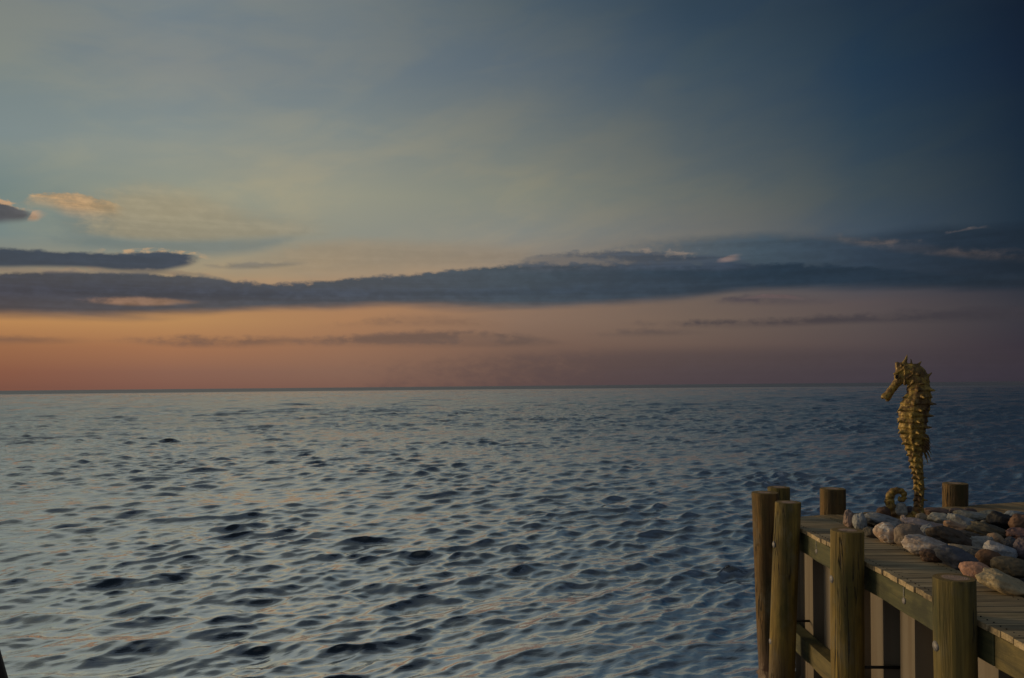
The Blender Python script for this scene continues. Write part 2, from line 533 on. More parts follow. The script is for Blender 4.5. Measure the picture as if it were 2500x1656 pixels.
def cut_mat():
    m, n, p = new_mat('cut_end_grain')
    v = objvec(n)
    g = n.node('ShaderNodeTexCoord').outputs['Object']
    x, y, z = n.sep(g)
    wob = n.noise(n.vmul(v, (9, 9, 1)), 1.0, 3)
    r = n.m('SQRT', n.add(n.mul(x, x), n.mul(y, y)))
    r = n.add(r, n.mul(n.sub(wob, 0.5), 0.06))
    ring = n.m('SINE', n.mul(r, 520))
    heart = n.rng(r, 0.062, 0.082)
    c = n.mix(heart, (0.46, 0.32, 0.24), (0.22, 0.15, 0.045))
    c = n.mix(n.rng(ring, -1, 1, 0.0, 0.35), c, (0.10, 0.06, 0.025))
    c = n.mix(n.rng(n.noise(v, 22, 5), 0.45, 0.75, 0, 0.5), c, (0.11, 0.085, 0.045))
    n.put(p.inputs['Base Color'], c)
    p.inputs['Roughness'].default_value = 0.8
    bump(n, p, n.add(ring, n.mul(n.noise(v, 60, 4), 3)), 0.4, 0.003)
    return m


def board_mat(name, c1, c2, c3, axis='X', green=0.3):
    m, n, p = new_mat(name)
    v = n.node('ShaderNodeTexCoord').outputs['Object']
    at = n.node('ShaderNodeAttribute', attribute_name='plank').outputs['Fac']
    v = n.vadd(v, n.vec(n.mul(at, 13.0), n.mul(at, 7.0), n.mul(at, 29.0)))
    s = {'X': (1.4, 22, 22), 'Y': (22, 1.4, 22)}[axis]
    s2 = {'X': (3, 90, 90), 'Y': (90, 3, 90)}[axis]
    st = n.noise(n.vmul(v, s), 1.0, 6, 0.6, 0.5)
    fine = n.noise(n.vmul(v, s2), 1.0, 4, 0.6)
    blot = n.noise(v, 2.4, 5, 0.6)
    c = n.ramp(st, [(0.3, c3), (0.5, c2), (0.7, c1)])
    c = n.mix(n.rng(fine, 0.5, 0.7, 0, 0.5), c, c3)
    c = n.mix(n.rng(blot, 0.45, 0.7, 0, green), c, (0.07, 0.085, 0.04))
    k = n.rng(at, 0, 1, 0.66, 1.22, smooth=False)
    c = n.mix(1.0, c, n.vec(k, k, n.mul(k, 0.97)), 'MULTIPLY')
    kn = n.voronoi(n.vmul(v, {'X': (2.2, 7, 7), 'Y': (7, 2.2, 7)}[axis]), 1.0)
    c = n.mix(n.rng(kn, 0.09, 0.05, 0, 0.7), c, (0.03, 0.018, 0.008))
    n.put(p.inputs['Base Color'], c)
    p.inputs['Roughness'].default_value = 0.78
    bump(n, p, n.add(n.mul(st, 0.7), n.mul(fine, 0.5)), 0.7, 0.004)
    return m


def wale_mat(name, c1, c2, c3):
    m, n, p = new_mat(name)
    v = objvec(n)
    st = n.noise(n.vmul(v, (1.5, 1.2, 14)), 1.0, 6, 0.6, 0.4)
    blot = n.noise(n.vmul(v, (3, 3, 4)), 1.0, 6, 0.65)
    fine = n.noise(n.vmul(v, (30, 8, 90)), 1.0, 4, 0.6)
    c = n.ramp(st, [(0.3, c3), (0.5, c2), (0.7, c1)])
    c = n.mix(n.rng(blot, 0.45, 0.65, 0, 0.8), c, c3)
    c = n.mix(n.rng(blot, 0.40, 0.30, 0, 0.5), c, (0.12, 0.085, 0.03))
    c = n.mix(n.rng(fine, 0.5, 0.75, 0, 0.4), c, c3)
    n.put(p.inputs['Base Color'], c)
    p.inputs['Roughness'].default_value = 0.75
    bump(n, p, n.add(n.mul(st, 0.6), n.mul(fine, 0.6)), 0.8, 0.006)
    return m


M_PILE = [wood_pile('treated_pile_olive', (0.33, 0.235, 0.045), (0.19, 0.13, 0.028), (0.055, 0.042, 0.012)),
          wood_pile('treated_pile_brown', (0.24, 0.135, 0.035), (0.13, 0.075, 0.022), (0.04, 0.024, 0.010), 1.0),
          wood_pile('treated_pile_green', (0.28, 0.21, 0.055), (0.15, 0.115, 0.03), (0.035, 0.035, 0.014))]
M_CUT = cut_mat()
M_DECK = board_mat('weathered_deck_boards', (0.46, 0.365, 0.225), (0.34, 0.265, 0.16), (0.13, 0.10, 0.06), 'X', 0.3)
M_DECK2 = board_mat('pale_deck_boards', (0.36, 0.27, 0.15), (0.28, 0.20, 0.105), (0.14, 0.095, 0.05), 'Y', 0.3)
M_WALE = wale_mat('green_treated_timber', (0.12, 0.115, 0.045), (0.07, 0.075, 0.03), (0.025, 0.03, 0.014))
M_WALE2 = wale_mat('olive_treated_timber', (0.19, 0.15, 0.05), (0.13, 0.105, 0.036), (0.05, 0.045, 0.018))


def vinyl_mat():
    m, n, p = new_mat('vinyl_sheet')
    v = objvec(n, False)
    _, _, z = n.sep(v)
    g = n.noise(n.vmul(v, (3, 3, 0.6)), 1.0, 5)
    c = n.mix(n.rng(g, 0.35, 0.7), (0.50, 0.465, 0.41), (0.36, 0.335, 0.30))
    sk = n.noise(n.vmul(v, (9, 9, 0.35)), 1.0, 4, 0.6)
    c = n.mix(n.rng(sk, 0.5, 0.68, 0, 0.55), c, (0.13, 0.085, 0.05))
    alg = n.rng(n.add(z, n.mul(sk, 0.9)), 0.75 + 0.3, 0.75 - 0.15)
    c = n.mix(n.mul(alg, 0.28), c, (0.07, 0.075, 0.035))
    wet = n.rng(n.add(z, n.mul(g, 0.5)), 0.75, 0.3)
    c = n.mix(n.mul(wet, 0.7), c, (0.09, 0.062, 0.03))
    n.put(p.inputs['Base Color'], c)
    p.inputs['Roughness'].default_value = 0.55
    bump(n, p, n.noise(v, 40, 4), 0.15, 0.004)
    return m


def metal_mat(name, c, r, met):
    m, n, p = new_mat(name)
    v = objvec(n)
    g = n.noise(v, 60, 5)
    n.put(p.inputs['Base Color'], n.mix(n.rng(g, 0.4, 0.7), c, tuple(x * 0.5 for x in c)))
    p.inputs['Roughness'].default_value = r
    p.inputs['Metallic'].default_value = met
    return m


M_VINYL = vinyl_mat()
M_GALV = metal_mat('galvanised_steel', (0.22, 0.215, 0.22), 0.6, 0.3)
M_ROD = metal_mat('dark_rod', (0.03, 0.025, 0.02), 0.6, 0.3)
M_SPLINT = metal_mat('pale_splinter', (0.35, 0.27, 0.15), 0.8, 0.0)
M_WEED = metal_mat('brown_weed', (0.10, 0.06, 0.025), 0.8, 0.0)
M_STAIN = metal_mat('zinc_run', (0.34, 0.34, 0.32), 0.8, 0.0)

# ------------------------------------------------------------------ water
def build_water():
    rs = [0.8]
    while rs[-1] < 30000:
        r = rs[-1]
        if r < 500:
            rs.append(r + max(0.026, 0.0034 * r))
        elif r < 1200:
            rs.append(r * 1.008)
        else:
            rs.append(r * 1.03)
    rs = np.array(rs)
    fine = np.radians(np.arange(-47, 47.001, 0.092))
    coarse = np.radians(np.arange(52, 309, 5.0))
    th = np.concatenate([fine, coarse])
    R, T = np.meshgrid(rs, th, indexing='ij')
    X0 = R * np.sin(T); Y0 = R * np.cos(T)
    X = X0.copy(); Y = Y0.copy(); Z = np.zeros_like(X)
    dr = np.gradient(rs)
    rng = np.random.RandomState(29)
    N = 230
    lam = np.exp(rng.uniform(math.log(0.13), math.log(13.0), N))
    main = math.radians(-90 + 34)          # travelling towards the shore, a little to the right
    w = np.exp(-0.5 * ((np.log(lam) - math.log(0.45)) / 0.95) ** 2)
    w = np.maximum(w, 0.8 * (lam < 0.62)); w = np.maximum(w, 0.13)
    s = w / math.sqrt((w ** 2).sum()) * math.sqrt(2) * 0.24
    spread = np.where(lam > 1.5, 0.24, 0.46)
    ang = main + rng.normal(0, 1, N) * spread
    ph = rng.uniform(0, 2 * math.pi, N)
    nf = len(fine)
    # slow gusts: patches of livelier and calmer water
    def patch(X, Y):
        g = np.zeros_like(X)
        for L, a, p, q in [(9, 0.5, 0.3, 1.0), (15, 1.4, 2.1, 1.0), (23, 2.2, 4.0, 1.0), (6, -0.3, 1.0, 0.7), (41, 0.9, 5.0, 1.2)]:
            g += q * np.sin(2 * np.pi / L * (X * math.cos(a) + Y * math.sin(a)) + p)
        return np.clip(1.0 + 0.12 * g, 0.6, 1.4)
    lastr = np.searchsorted(rs, 1500)
    G = patch(X0[:lastr], Y0[:lastr])
    cell = np.maximum(dr, rs * math.radians(0.092) * 0.5)
    keep = np.zeros(len(rs))
    for i in range(N):
        keep += (s[i] * np.clip((lam[i] / cell - 2.2) / 2.0, 0, 1)) ** 2
    full = keep[0]
    boost = np.minimum(np.sqrt(full / np.maximum(keep, full * 0.01)) ** 0.9, 3.2)
    for i in range(N):
        k = 2 * math.pi / lam[i]
        att = np.clip((lam[i] / cell - 2.2) / 2.0, 0, 1) * boost
        hi = int(np.searchsorted(-att, 0.0, side='left')) if att[-1] <= 0 else len(rs)
        hi = min(max(hi, 2), lastr)
        a = s[i] / k * att[:hi, None]
        if lam[i] < 3:
            a = a * G[:hi]
        cx, cy = math.cos(ang[i]), math.sin(ang[i])
        arg = k * (X0[:hi] * cx + Y0[:hi] * cy) + ph[i]
        Z[:hi] += a * np.sin(arg)
        q = 0.85
        c = a * np.cos(arg) * q
        X[:hi] += c * cx; Y[:hi] += c * cy
    # the coarse sector behind the viewer stays flat
    Z[:, nf:] = 0; X[:, nf:] = X0[:, nf:]; Y[:, nf:] = Y0[:, nf:]
    nr, nt = X.shape
    co = np.stack([X, Y, Z + WATER], -1).reshape(-1, 3)
    i = np.arange(nr - 1)[:, None]; j = np.arange(nt)[None, :]
    j2 = (j + 1) % nt
    quads = np.stack([i * nt + j, i * nt + j2, (i + 1) * nt + j2, (i + 1) * nt + j], -1).reshape(-1, 4)[:, ::-1]
    # centre disc
    c_id = len(co)
    co = np.vstack([co, [[0, 0, WATER]]])
    me = bpy.data.meshes.new('water')
    nq = len(quads)
    tris = np.array([[c_id, (k + 1) % nt, k] for k in range(nt)])
    me.vertices.add(len(co)); me.vertices.foreach_set('co', co.ravel().astype(np.float32))
    me.loops.add(nq * 4 + len(tris) * 3)
    me.loops.foreach_set('vertex_index', np.concatenate([quads.ravel(), tris.ravel()]).astype(np.int32))
    me.polygons.add(nq + len(tris))
    ls = np.concatenate([np.arange(nq) * 4, nq * 4 + np.arange(len(tris)) * 3]).astype(np.int32)
    me.polygons.foreach_set('loop_start', ls)
    me.update(calc_edges=True)
    me.polygons.foreach_set('use_smooth', np.ones(nq + len(tris), dtype=bool))
    o = bpy.data.objects.new('water', me)
    COL.objects.link(o)
    o['kind'] = 'structure'
    m, n, p = new_mat('lake_water')
    g = n.node('ShaderNodeNewGeometry').outputs['Position']
    x, y, z = n.sep(g)
    dist = n.m('SQRT', n.add(n.mul(x, x), n.mul(y, y)))
    
    p.inputs['IOR'].default_value = 1.333
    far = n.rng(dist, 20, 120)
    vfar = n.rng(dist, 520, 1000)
    g1 = n.noise(n.vec(n.mul(x, 0.30), n.mul(y, 0.16), 1.0), 1.0, 4, 0.65, 0.3)
    g2 = n.noise(n.vec(n.mul(x, 0.055), n.mul(y, 0.022), 5.0), 1.0, 4, 0.65, 0.3)
    gust = n.rng(n.add(n.mul(g1, 0.55), n.mul(g2, 0.45)), 0.36, 0.62)
    rough = n.add(n.add(0.05, n.mul(far, n.add(0.03, n.mul(gust, 0.12)))), n.mul(vfar, 0.25))
    n.put(p.inputs['Roughness'], 1.0)
    ang0 = math.radians(34)
    u = n.add(n.mul(x, math.cos(ang0)), n.mul(y, math.sin(ang0)))
    v = n.sub(n.mul(y, math.cos(ang0)), n.mul(x, math.sin(ang0)))
    n1 = n.noise(n.vec(n.mul(u, 3.4), n.mul(v, 7.5), 0.0), 1.0, 4, 0.6, 0.5)       # small ripples
    n2 = n.noise(n.vec(n.mul(u, 0.55), n.mul(v, 1.15), 4.0), 1.0, 3, 0.6, 0.3)      # chop for the far water
    n3 = n.noise(n.vec(n.mul(u, 0.10), n.mul(v, 0.22), 7.0), 1.0, 3, 0.6, 0.3)
    h = n.add(n.mul(n1, n.rng(dist, 8, 60, 0.007, 0.045)), n.mul(n2, n.rng(dist, 30, 110, 0.0, 0.26)))
    h = n.add(h, n.mul(n3, n.rng(dist, 120, 600, 0.0, 1.2)))
    b = n.node('ShaderNodeBump')
    b.inputs['Strength'].default_value = 1.0
    b.inputs['Distance'].default_value = 1.0
    n.put(b.inputs['Height'], h)
    n.put(p.inputs['Normal'], b.outputs[0])
    p.inputs['Specular IOR Level'].default_value = 0.0
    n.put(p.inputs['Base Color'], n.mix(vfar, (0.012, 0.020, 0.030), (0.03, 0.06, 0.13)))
    fr = n.node('ShaderNodeFresnel')
    fr.inputs['IOR'].default_value = 1.333
    n.put(fr.inputs['Normal'], b.outputs[0])
    gl = n.node('ShaderNodeBsdfGlossy')
    n.put(gl.inputs['Color'], (1.0, 0.97, 0.92))
    n.put(gl.inputs['Roughness'], rough)
    n.put(gl.inputs['Normal'], b.outputs[0])
    ms = n.node('ShaderNodeMixShader')
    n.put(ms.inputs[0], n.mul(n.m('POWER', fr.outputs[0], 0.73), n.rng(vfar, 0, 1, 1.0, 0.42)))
    m.node_tree.links.new(p.outputs[0], ms.inputs[1])
    m.node_tree.links.new(gl.outputs[0], ms.inputs[2])
    out = [q for q in m.node_tree.nodes if q.bl_idname == 'ShaderNodeOutputMaterial'][0]
    m.node_tree.links.new(ms.outputs[0], out.inputs[0])
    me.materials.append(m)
    return o


build_water()

# ------------------------------------------------------------------ the timber-capped corner
X_OUT, X_IN = 2.913, 3.51
_a, _b = on_plane(1955, 1261), on_plane(2500, 1225.8)
WA = math.atan2(_b.y - _a.y, _b.x - _a.x)
CO = Vector((X_OUT, _a.y + (X_OUT - _a.x) * math.tan(WA)))     # seaward corner
print('corner', CO, math.degrees(WA))
DU = Vector((math.cos(WA), math.sin(WA)))     # along the far walk
DV = Vector((math.sin(WA), -math.cos(WA)))    # inland
WALKW = 0.62
INNER = CO + DV * WALKW
INNER = INNER + DU * ((X_IN - INNER.x) / DU.x)     # inner corner on X_IN
U_SEAM = (Vector((INNER.x, INNER.y)) - CO).dot(DU)
rnd = random.Random(4)


def set_plank(o, vals):
    a = o.data.attributes.new('plank', 'FLOAT', 'FACE')
    a.data.foreach_set('value', vals)


def decking(polys, name, m, parent, thick=0.042):
    mb = MB(); vals = []
    for poly in polys:
        dz = rnd.uniform(-0.003, 0.003)
        f0 = len(mb.f)
        mb.prism(poly, -thick + dz, dz)
        r = rnd.random()
        vals += [r] * (len(mb.f) - f0)
    o = mb.build(name, m, parent, bevel=0.004)
    set_plank(o, vals)
    return o


walk = thing('boardwalk', 'weathered board cap running along the near wall beside the rocks', 'boardwalk', (X_OUT, 0, 0), 0, 'timber walks capping the sea wall')
polys = []
y = -1.5
while y < 9.2:
    wd = 0.132
    x0 = X_OUT - rnd.uniform(0.0, 0.012); x1 = X_IN + rnd.uniform(-0.004, 0.008)
    sk = rnd.uniform(-0.0015, 0.0015)
    poly = [(x0 - X_OUT, y + sk), (x1 - X_OUT, y - sk), (x1 - X_OUT, y + wd - 0.011 - sk), (x0 - X_OUT, y + wd - 0.011 + sk)]
    poly = clip(poly, (CO.x - X_OUT, CO.y), (DV.x, DV.y))
    seam = CO + DU * (U_SEAM - 0.004)
    if len(poly) > 2:
        poly = clip(poly, (seam.x - X_OUT, seam.y), (-DU.x, -DU.y))
    if len(poly) > 2:
        polys.append(poly)
    y += wd
deck = decking(polys, 'decking', M_DECK, walk)

walk2 = thing('boardwalk', 'pale board walk crossing behind the rocks and the seahorse', 'boardwalk', (CO.x, CO.y, 0), WA, 'timber walks capping the sea wall')
polys = []
u = U_SEAM
while u < 16:
    wd = 0.14
    polys.append([(u, -WALKW + rnd.uniform(-0.008, 0.002)), (u + wd - 0.008, -WALKW + rnd.uniform(-0.008, 0.002)), (u + wd - 0.008, rnd.uniform(0, 0.01)), (u, rnd.uniform(0, 0.01))])
    u += wd
decking(polys, 'decking', M_DECK2, walk2)


def sheet_wall(parent, length0, length1, phase, xoff):
    """corrugated sheet piling along +Y, outer flats at x = xoff, troughs 0.19 deeper"""
    prof = []
    per = 0.545
    k = math.floor((length0 - phase) / per)
    yy = phase + k * per
    while yy < length1:
        prof += [(xoff, yy), (xoff, yy + 0.24), (xoff + 0.19, yy + 0.29), (xoff + 0.19, yy + 0.495)]
        yy += per
    prof = [(a, min(max(b, length0), length1)) for a, b in prof]
    n = len(prof)
    zs = [-2.9, -0.045]
    vs = []; fs = []
    for z in zs:
        vs += [(a, b, z) for a, b in prof]
    for z in zs:
        vs += [(a + 0.012, b, z) for a, b in prof]
    for i in range(n - 1):
        fs.append([i, i + 1, i + 1 + n, i + n])
        fs.append([2 * n + i, 3 * n + i, 3 * n + i + 1, 2 * n + i + 1])
    mb = MB(); mb.add(vs, fs)
    o = mb.build('sheet_panel', M_VINYL, parent)
    # rounded folds
    return o


def wale(parent, y0, y1, z0, z1, x0, x1, m, name='wale'):
    mb = MB()
    n = max(2, int((y1 - y0) / 0.12))
    # slightly waney timber
    ys = [y0 + (y1 - y0) * i / n for i in range(n + 1)]
    vs = []; fs = []
    for i, yy in enumerate(ys):
        w = 0.003 * math.sin(yy * 3.1) + 0.0015 * math.sin(yy * 11)
        vs += [(x0 + w, yy, z0 + w), (x1, yy, z0), (x1, yy, z1 + w * .5), (x0 + w, yy, z1 - w * .5)]
    for i in range(n):
        for a in range(4):
            b = (a + 1) % 4
            fs.append([i * 4 + a, i * 4 + b, (i + 1) * 4 + b, (i + 1) * 4 + a])
    fs.append([3, 2, 1, 0]); fs.append([n * 4 + a for a in range(4)])
    mb.add(vs, fs)
    return mb.build(name, m, parent, bevel=0.006)


def washer_mesh():
    mb = MB()
    mb.tube([(0.004, 0, 0), (-0.005, 0, 0), (-0.010, 0, 0), (-0.016, 0, 0), (-0.019, 0, 0)], [0.037, 0.037, 0.034, 0.022, 0.008], 24)
    o = mb.build('bolt', M_GALV, smooth=True)
    return o


bolt0 = washer_mesh()
bolt_used = [False]


def bolt(parent, loc, sc=1.0, rz=0.0):
    global bolt0
    if not bolt_used[0]:
        o = bolt0; bolt_used[0] = True
    else:
        o = bolt0.copy(); COL.objects.link(o)
    o.parent = parent
    o.location = loc
    o.scale = (sc, sc, sc)
    o.rotation_euler = (0, 0, rz)
    return o


wall = thing('sheet_pile_wall', 'corrugated tan sheet wall with green timber rails under the near walk', 'sea wall', (X_OUT, 0, WATER), 0, 'sheet pile sea walls')
WZ = -WATER


def zshift(o):
    o.location.z += WZ
    return o


XW = X_OUT - X_OUT
zshift(sheet_wall(wall, -1.5, 8.95, 6.76, 0.155))
zshift(wale(wall, 4.93, 8.86, -0.252, -0.048, 0.006, 0.10, M_WALE, 'upper_rail'))
o = zshift(wale(wall, -1.5, 4.92, -0.256, -0.050, 0.009, 0.10, M_WALE2, 'upper_rail')); o['label'] = 'brownish olive upper rail at the near end'
zshift(wale(wall, 8.15, 8.86, -1.375, -1.165, 0.002, 0.145, M_WALE, 'lower_rail'))
o = zshift(wale(wall, -1.5, 8.14, -1.37, -1.16, 0.006, 0.145, M_WALE2, 'lower_rail')); o['label'] = 'pale olive lower rail with chipped edge'
for yy in (2.2, 3.9, 5.75, 7.55):
    b = bolt(wall, (0.006, yy + 0.32, WZ - 0.155), 0.72)
    mb = MB(); mb.box(-0.0015, 0.004, yy + 0.316, yy + 0.324, -0.12, -0.052)
    zshift(mb.build('zinc_streak', M_STAIN, wall))
for yy, zz in ((3.3, -0.9), (5.0, -0.9), (6.72, -0.9), (8.5, -1.04)):
    mb = MB(); mb.tube([(-0.12, yy, zz), (0.36, yy, zz - 0.006)], [0.013, 0.013], 10)
    zshift(mb.build('tie_rod', M_ROD, wall, smooth=True))

wall2 = thing('sheet_pile_wall', 'sheet wall with rail under the far pale walk', 'sea wall', (CO.x, CO.y, WATER), WA - math.pi / 2, 'sheet pile sea walls')
# local +Y runs along the walk, +X points inland after the turn
zshift(sheet_wall(wall2, 0.14, 16, 0.3, 0.155))
zshift(wale(wall2, 0.10, 16, -0.25, -0.048, 0.006, 0.10, M_WALE, 'upper_rail'))
zshift(wale(wall2, 0.15, 16, -1.37, -1.165, 0.006, 0.145, M_WALE, 'lower_rail'))

# ------------------------------------------------------------------ posts
def post(label, x, y, top, r, bot=-3.0, m=0, lean=(0, 0), taper=0.0, bolts=(), seed=1, extras=None, rz=0.0, boltface=math.pi):
    t = thing('wooden_post', label, 'post', (x, y, 0), 0, 'round timber posts along the sea wall')
    rs = random.Random(seed)
    mb = MB()
    seg = 56
    zs = [top, top - 0.006] + [top - 0.02 - i * (top - bot - 0.02) / 60 for i in range(61)]
    ph = [rs.uniform(0, 6.28) for _ in range(6)]
    vs = []; fs = []

    def cen(z):
        return (lean[0] * (z - top), lean[1] * (z - top))
    for i, z in enumerate(zs):
        k = (top - z)
        rr = r * (1 + taper * k)
        if i == 0:
            rr *= 0.972
        elif i == 1:
            rr *= 0.992
        cx, cy = cen(z)
        cx += 0.006 * math.sin(z * 1.9 + ph[4]); cy += 0.006 * math.sin(z * 1.4 + ph[5])
        for j in range(seg):
            a = 2 * math.pi * j / seg
            q = 1 + 0.012 * math.sin(2 * a + ph[0]) + 0.008 * math.sin(3 * a + ph[1] + z) + 0.004 * math.sin(7 * a + ph[2])
            q += 0.012 * (mnoise.noise(Vector((math.cos(a) * 2, math.sin(a) * 2, z * 2.4 + seed * 7))))
            q += 0.006 * (mnoise.noise(Vector((math.cos(a) * 7, math.sin(a) * 7, z * 1.2 + seed * 3))))
            vs.append((cx + rr * q * math.cos(a), cy + rr * q * math.sin(a), z))
    for i in range(len(zs) - 1):
        for j in range(seg):
            k = (j + 1) % seg
            fs.append([i * seg + j, (i + 1) * seg + j, (i + 1) * seg + k, i * seg + k])
    rim = vs[:seg]
    mb.add(vs, fs)
    sh = mb.build('shaft', M_PILE[m], t, smooth=True)
    # sawn top, a thin slab set in the shaft
    vs2 = [(vx * 1.0, vy * 1.0, top) for vx, vy, vz in rim]
    vs2 += [(vx * 0.5, vy * 0.5, top + 0.0015 + rs.uniform(-.001, .001)) for vx, vy, vz in rim] + [(0, 0, top + 0.002)]
    fs2 = []
    for j in range(seg):
        k = (j + 1) % seg
        fs2.append([j, k, seg + k, seg + j]); fs2.append([seg + j, seg + k, 2 * seg])
    mb = MB(); mb.add(vs2, fs2)
    mb.build('cut_top', M_CUT, t)
    for bz in bolts:
        cx, cy = cen(bz)
        rr = r * (1 + taper * (top - bz))
        bolt(t, (cx + math.cos(boltface) * (rr - 0.002), cy + math.sin(boltface) * (rr - 0.002), bz), 0.95, boltface - math.pi)
    return t


# pixel-traced on the deck plane, then placed by their real distance
def at_x(px, py, x):
    d = ray(px, py); t = x / d.x
    return x, d.y * t, EYE + d.z * t


def rad(wpx, y, x):
    return wpx / 2 * y / F * math.cos(math.atan2(x, y))


def row_post(px, py, w, label, **k):
    r = 0.13
    for _ in range(4):
        x, y, z = at_x(px, py, X_OUT - r)
        r = rad(w, y, x)
    print('post', round(x, 2), round(y, 2), round(z, 3), round(r, 3))
    return post(label, x, y, z, r, **k)


def back_post(px, py, bx, by, w, label, **k):
    r = 0.13
    for _ in range(4):
        b = on_plane(bx, by); b2 = Vector((b.x, b.y)) + Vector((b.x, b.y)).normalized() * r
        r = rad(w, b2.y, b2.x)
    d = ray(px, py); z = EYE + d.z * b2.y / d.y
    print('post', b2, round(z, 3), round(r, 3))
    return post(label, b2.x, b2.y, z, r, **k)


P4 = row_post(2331.8, 1410.8, 106, 'stout near post with wide pink heart in its cut top, closest to the frame edge', m=2, taper=0.004, bolts=(-0.185, -1.29), seed=3, lean=(0.004, 0))
P3 = row_post(2070.1, 1294.6, 82, 'middle near-row post between the slim golden post and the stout one', m=0, taper=-0.004, bolts=(-0.16, -1.29), seed=5, lean=(0.016, 0))
P2 = row_post(1923.6, 1226.2, 63, 'slim golden post at the walk corner with pale splinters near the waterline', m=0, taper=0.01, bolts=(-0.175, -1.20), seed=8, lean=(0.042, 0))
P1 = row_post(1866.5, 1202.6, 65, 'tall brown corner post standing farthest left, reddish wet foot', m=1, taper=-0.03, bolts=(), seed=13, lean=(-0.03, 0))
_x, _y, _ = at_x(1902, 1189.4, 3.25)
P5 = post('greenish post half hidden behind the leftmost corner post', _x, _y, at_x(1902, 1189.4, 3.25)[2], rad(54, _y, _x), m=2, seed=17)
P6 = back_post(2031.7, 1192.9, 2031.7, 1256.5, 63, 'short post rising behind the corner boards, dark vertical split in its side', m=1, seed=21, bolts=(-0.16,), boltface=WA + math.pi / 2)
P7 = back_post(2332.5, 1180, 2332.5, 1236.5, 62.6, 'dark brown post behind the far walk, right of the seahorse', m=1, seed=25, bolts=(-0.16,), boltface=WA + math.pi / 2)
for t_ in (P4, P3, P2, P1, P5, P6, P7):
    pass
# the dark split in P6
mb = MB()
mb.tube([(0.02, -0.1335, 0.18), (0.024, -0.1345, 0.12), (0.022, -0.1345, 0.07)], [0.004, 0.012, 0.004], 8)
mb.build('split', M_ROD, P6)
# pale splinters and a frayed collar on the corner post
mb = MB()
for a, b in (((-0.115, -0.06, -1.36), (-0.165, -0.05, -1.60)), ((-0.112, -0.05, -1.38), (-0.15, -0.07, -1.56)), ((-0.12, -0.05, -1.66), (-0.215, -0.07, -1.74))):
    a = Vector(a) + Vector((-0.055, 0, 0)); b = Vector(b) + Vector((-0.055, 0, 0))
    mb.tube([a, (a + b) / 2 + Vector((-0.006, 0, 0)), b], [0.007, 0.005, 0.001], 6)
mb.build('splinter', M_SPLINT, P2)
mb = MB(); rs = random.Random(2)
for i in range(70):
    a = rs.uniform(0, 6.28); z = rs.uniform(-1.80, -1.60)
    cx = -0.09 + 0.0
    p0 = Vector((cx + math.cos(a) * 0.125, math.sin(a) * 0.125, z))
    p1 = p0 + Vector((math.cos(a) * rs.uniform(.02, .06), math.sin(a) * rs.uniform(.02, .05), rs.uniform(-.07, .01)))
    mb.tube([p0, (p0 + p1) / 2 + Vector((0, 0, .01)), p1], [0.014, 0.012, 0.004], 6)
mb.tube([(-0.084, 0, -1.82), (-0.082, 0, -1.62)], [0.128, 0.122], 40)
mb.build('weed_collar', M_WEED, P2, smooth=True)

# leaning dark mooring post, only its edge enters the frame at lower left
mb = MB()
ax = Vector((-0.275, 0.0, 1.0))
basep = Vector((-2.325 - 0.185, 3.5, 0.24))
pts = [basep + ax * t for t in (-2.6, -2, -1.4, -0.8, -0.2, 0.1, 0.22)]
mb.tube([p - Vector((basep.x - ax.x * 2.6 * 1.0, 3.5, -2.36)) for p in pts], [0.13, 0.129, 0.128, 0.127, 0.126, 0.125, 0.121], 32)
mt = thing('mooring_post', 'dark leaning post cut by the lower left corner of the frame', 'post', (basep.x - ax.x * 2.6, 3.5, -2.36))
mb.build('shaft', M_ROD, mt, smooth=True)

# ------------------------------------------------------------------ fill behind the wall
def gravel():
    nx, ny = 260, 220
    vs = []; fs = []
    for j in range(ny + 1):
        for i in range(nx + 1):
            u_ = i / nx; v_ = j / ny
            x = X_IN - 0.25 + (1 if u_ < .75 else 1) * (12.0 * u_ ** 1.6)
            ymax = INNER.y + 0.25 + (x - INNER.x) * math.tan(WA)
            y = -1.5 + (ymax + 1.5) * (v_ ** 0.7)
            h = 0.02 * mnoise.noise(Vector((x * 6, y * 6, 0))) + 0.025 * mnoise.noise(Vector((x * 15, y * 15, 3)))
            vs.append((x, y, -0.085 + h))
    for j in range(ny):
        for i in range(nx):
            a = j * (nx + 1) + i
            fs.append([a, a + 1, a + nx + 2, a + nx + 1])
    m, n, p = new_mat('rubble_bed')
    v = n.node('ShaderNodeTexCoord').outputs['Object']
    vo = n.voronoi(v, 18)
    c = n.ramp(n.noise(v, 12, 5), [(0.3, (0.02, 0.018, 0.016)), (0.6, (0.06, 0.05, 0.042)), (0.75, (0.12, 0.10, 0.085))])
    n.put(p.inputs['Base Color'], c)
    p.inputs['Roughness'].default_value = 0.9
    bump(n, p, n.add(vo, n.noise(v, 60, 4)), 1.0, 0.03)
    o = link_mesh('ground', vs, fs, m, smooth=True)
    o['kind'] = 'structure'


gravel()


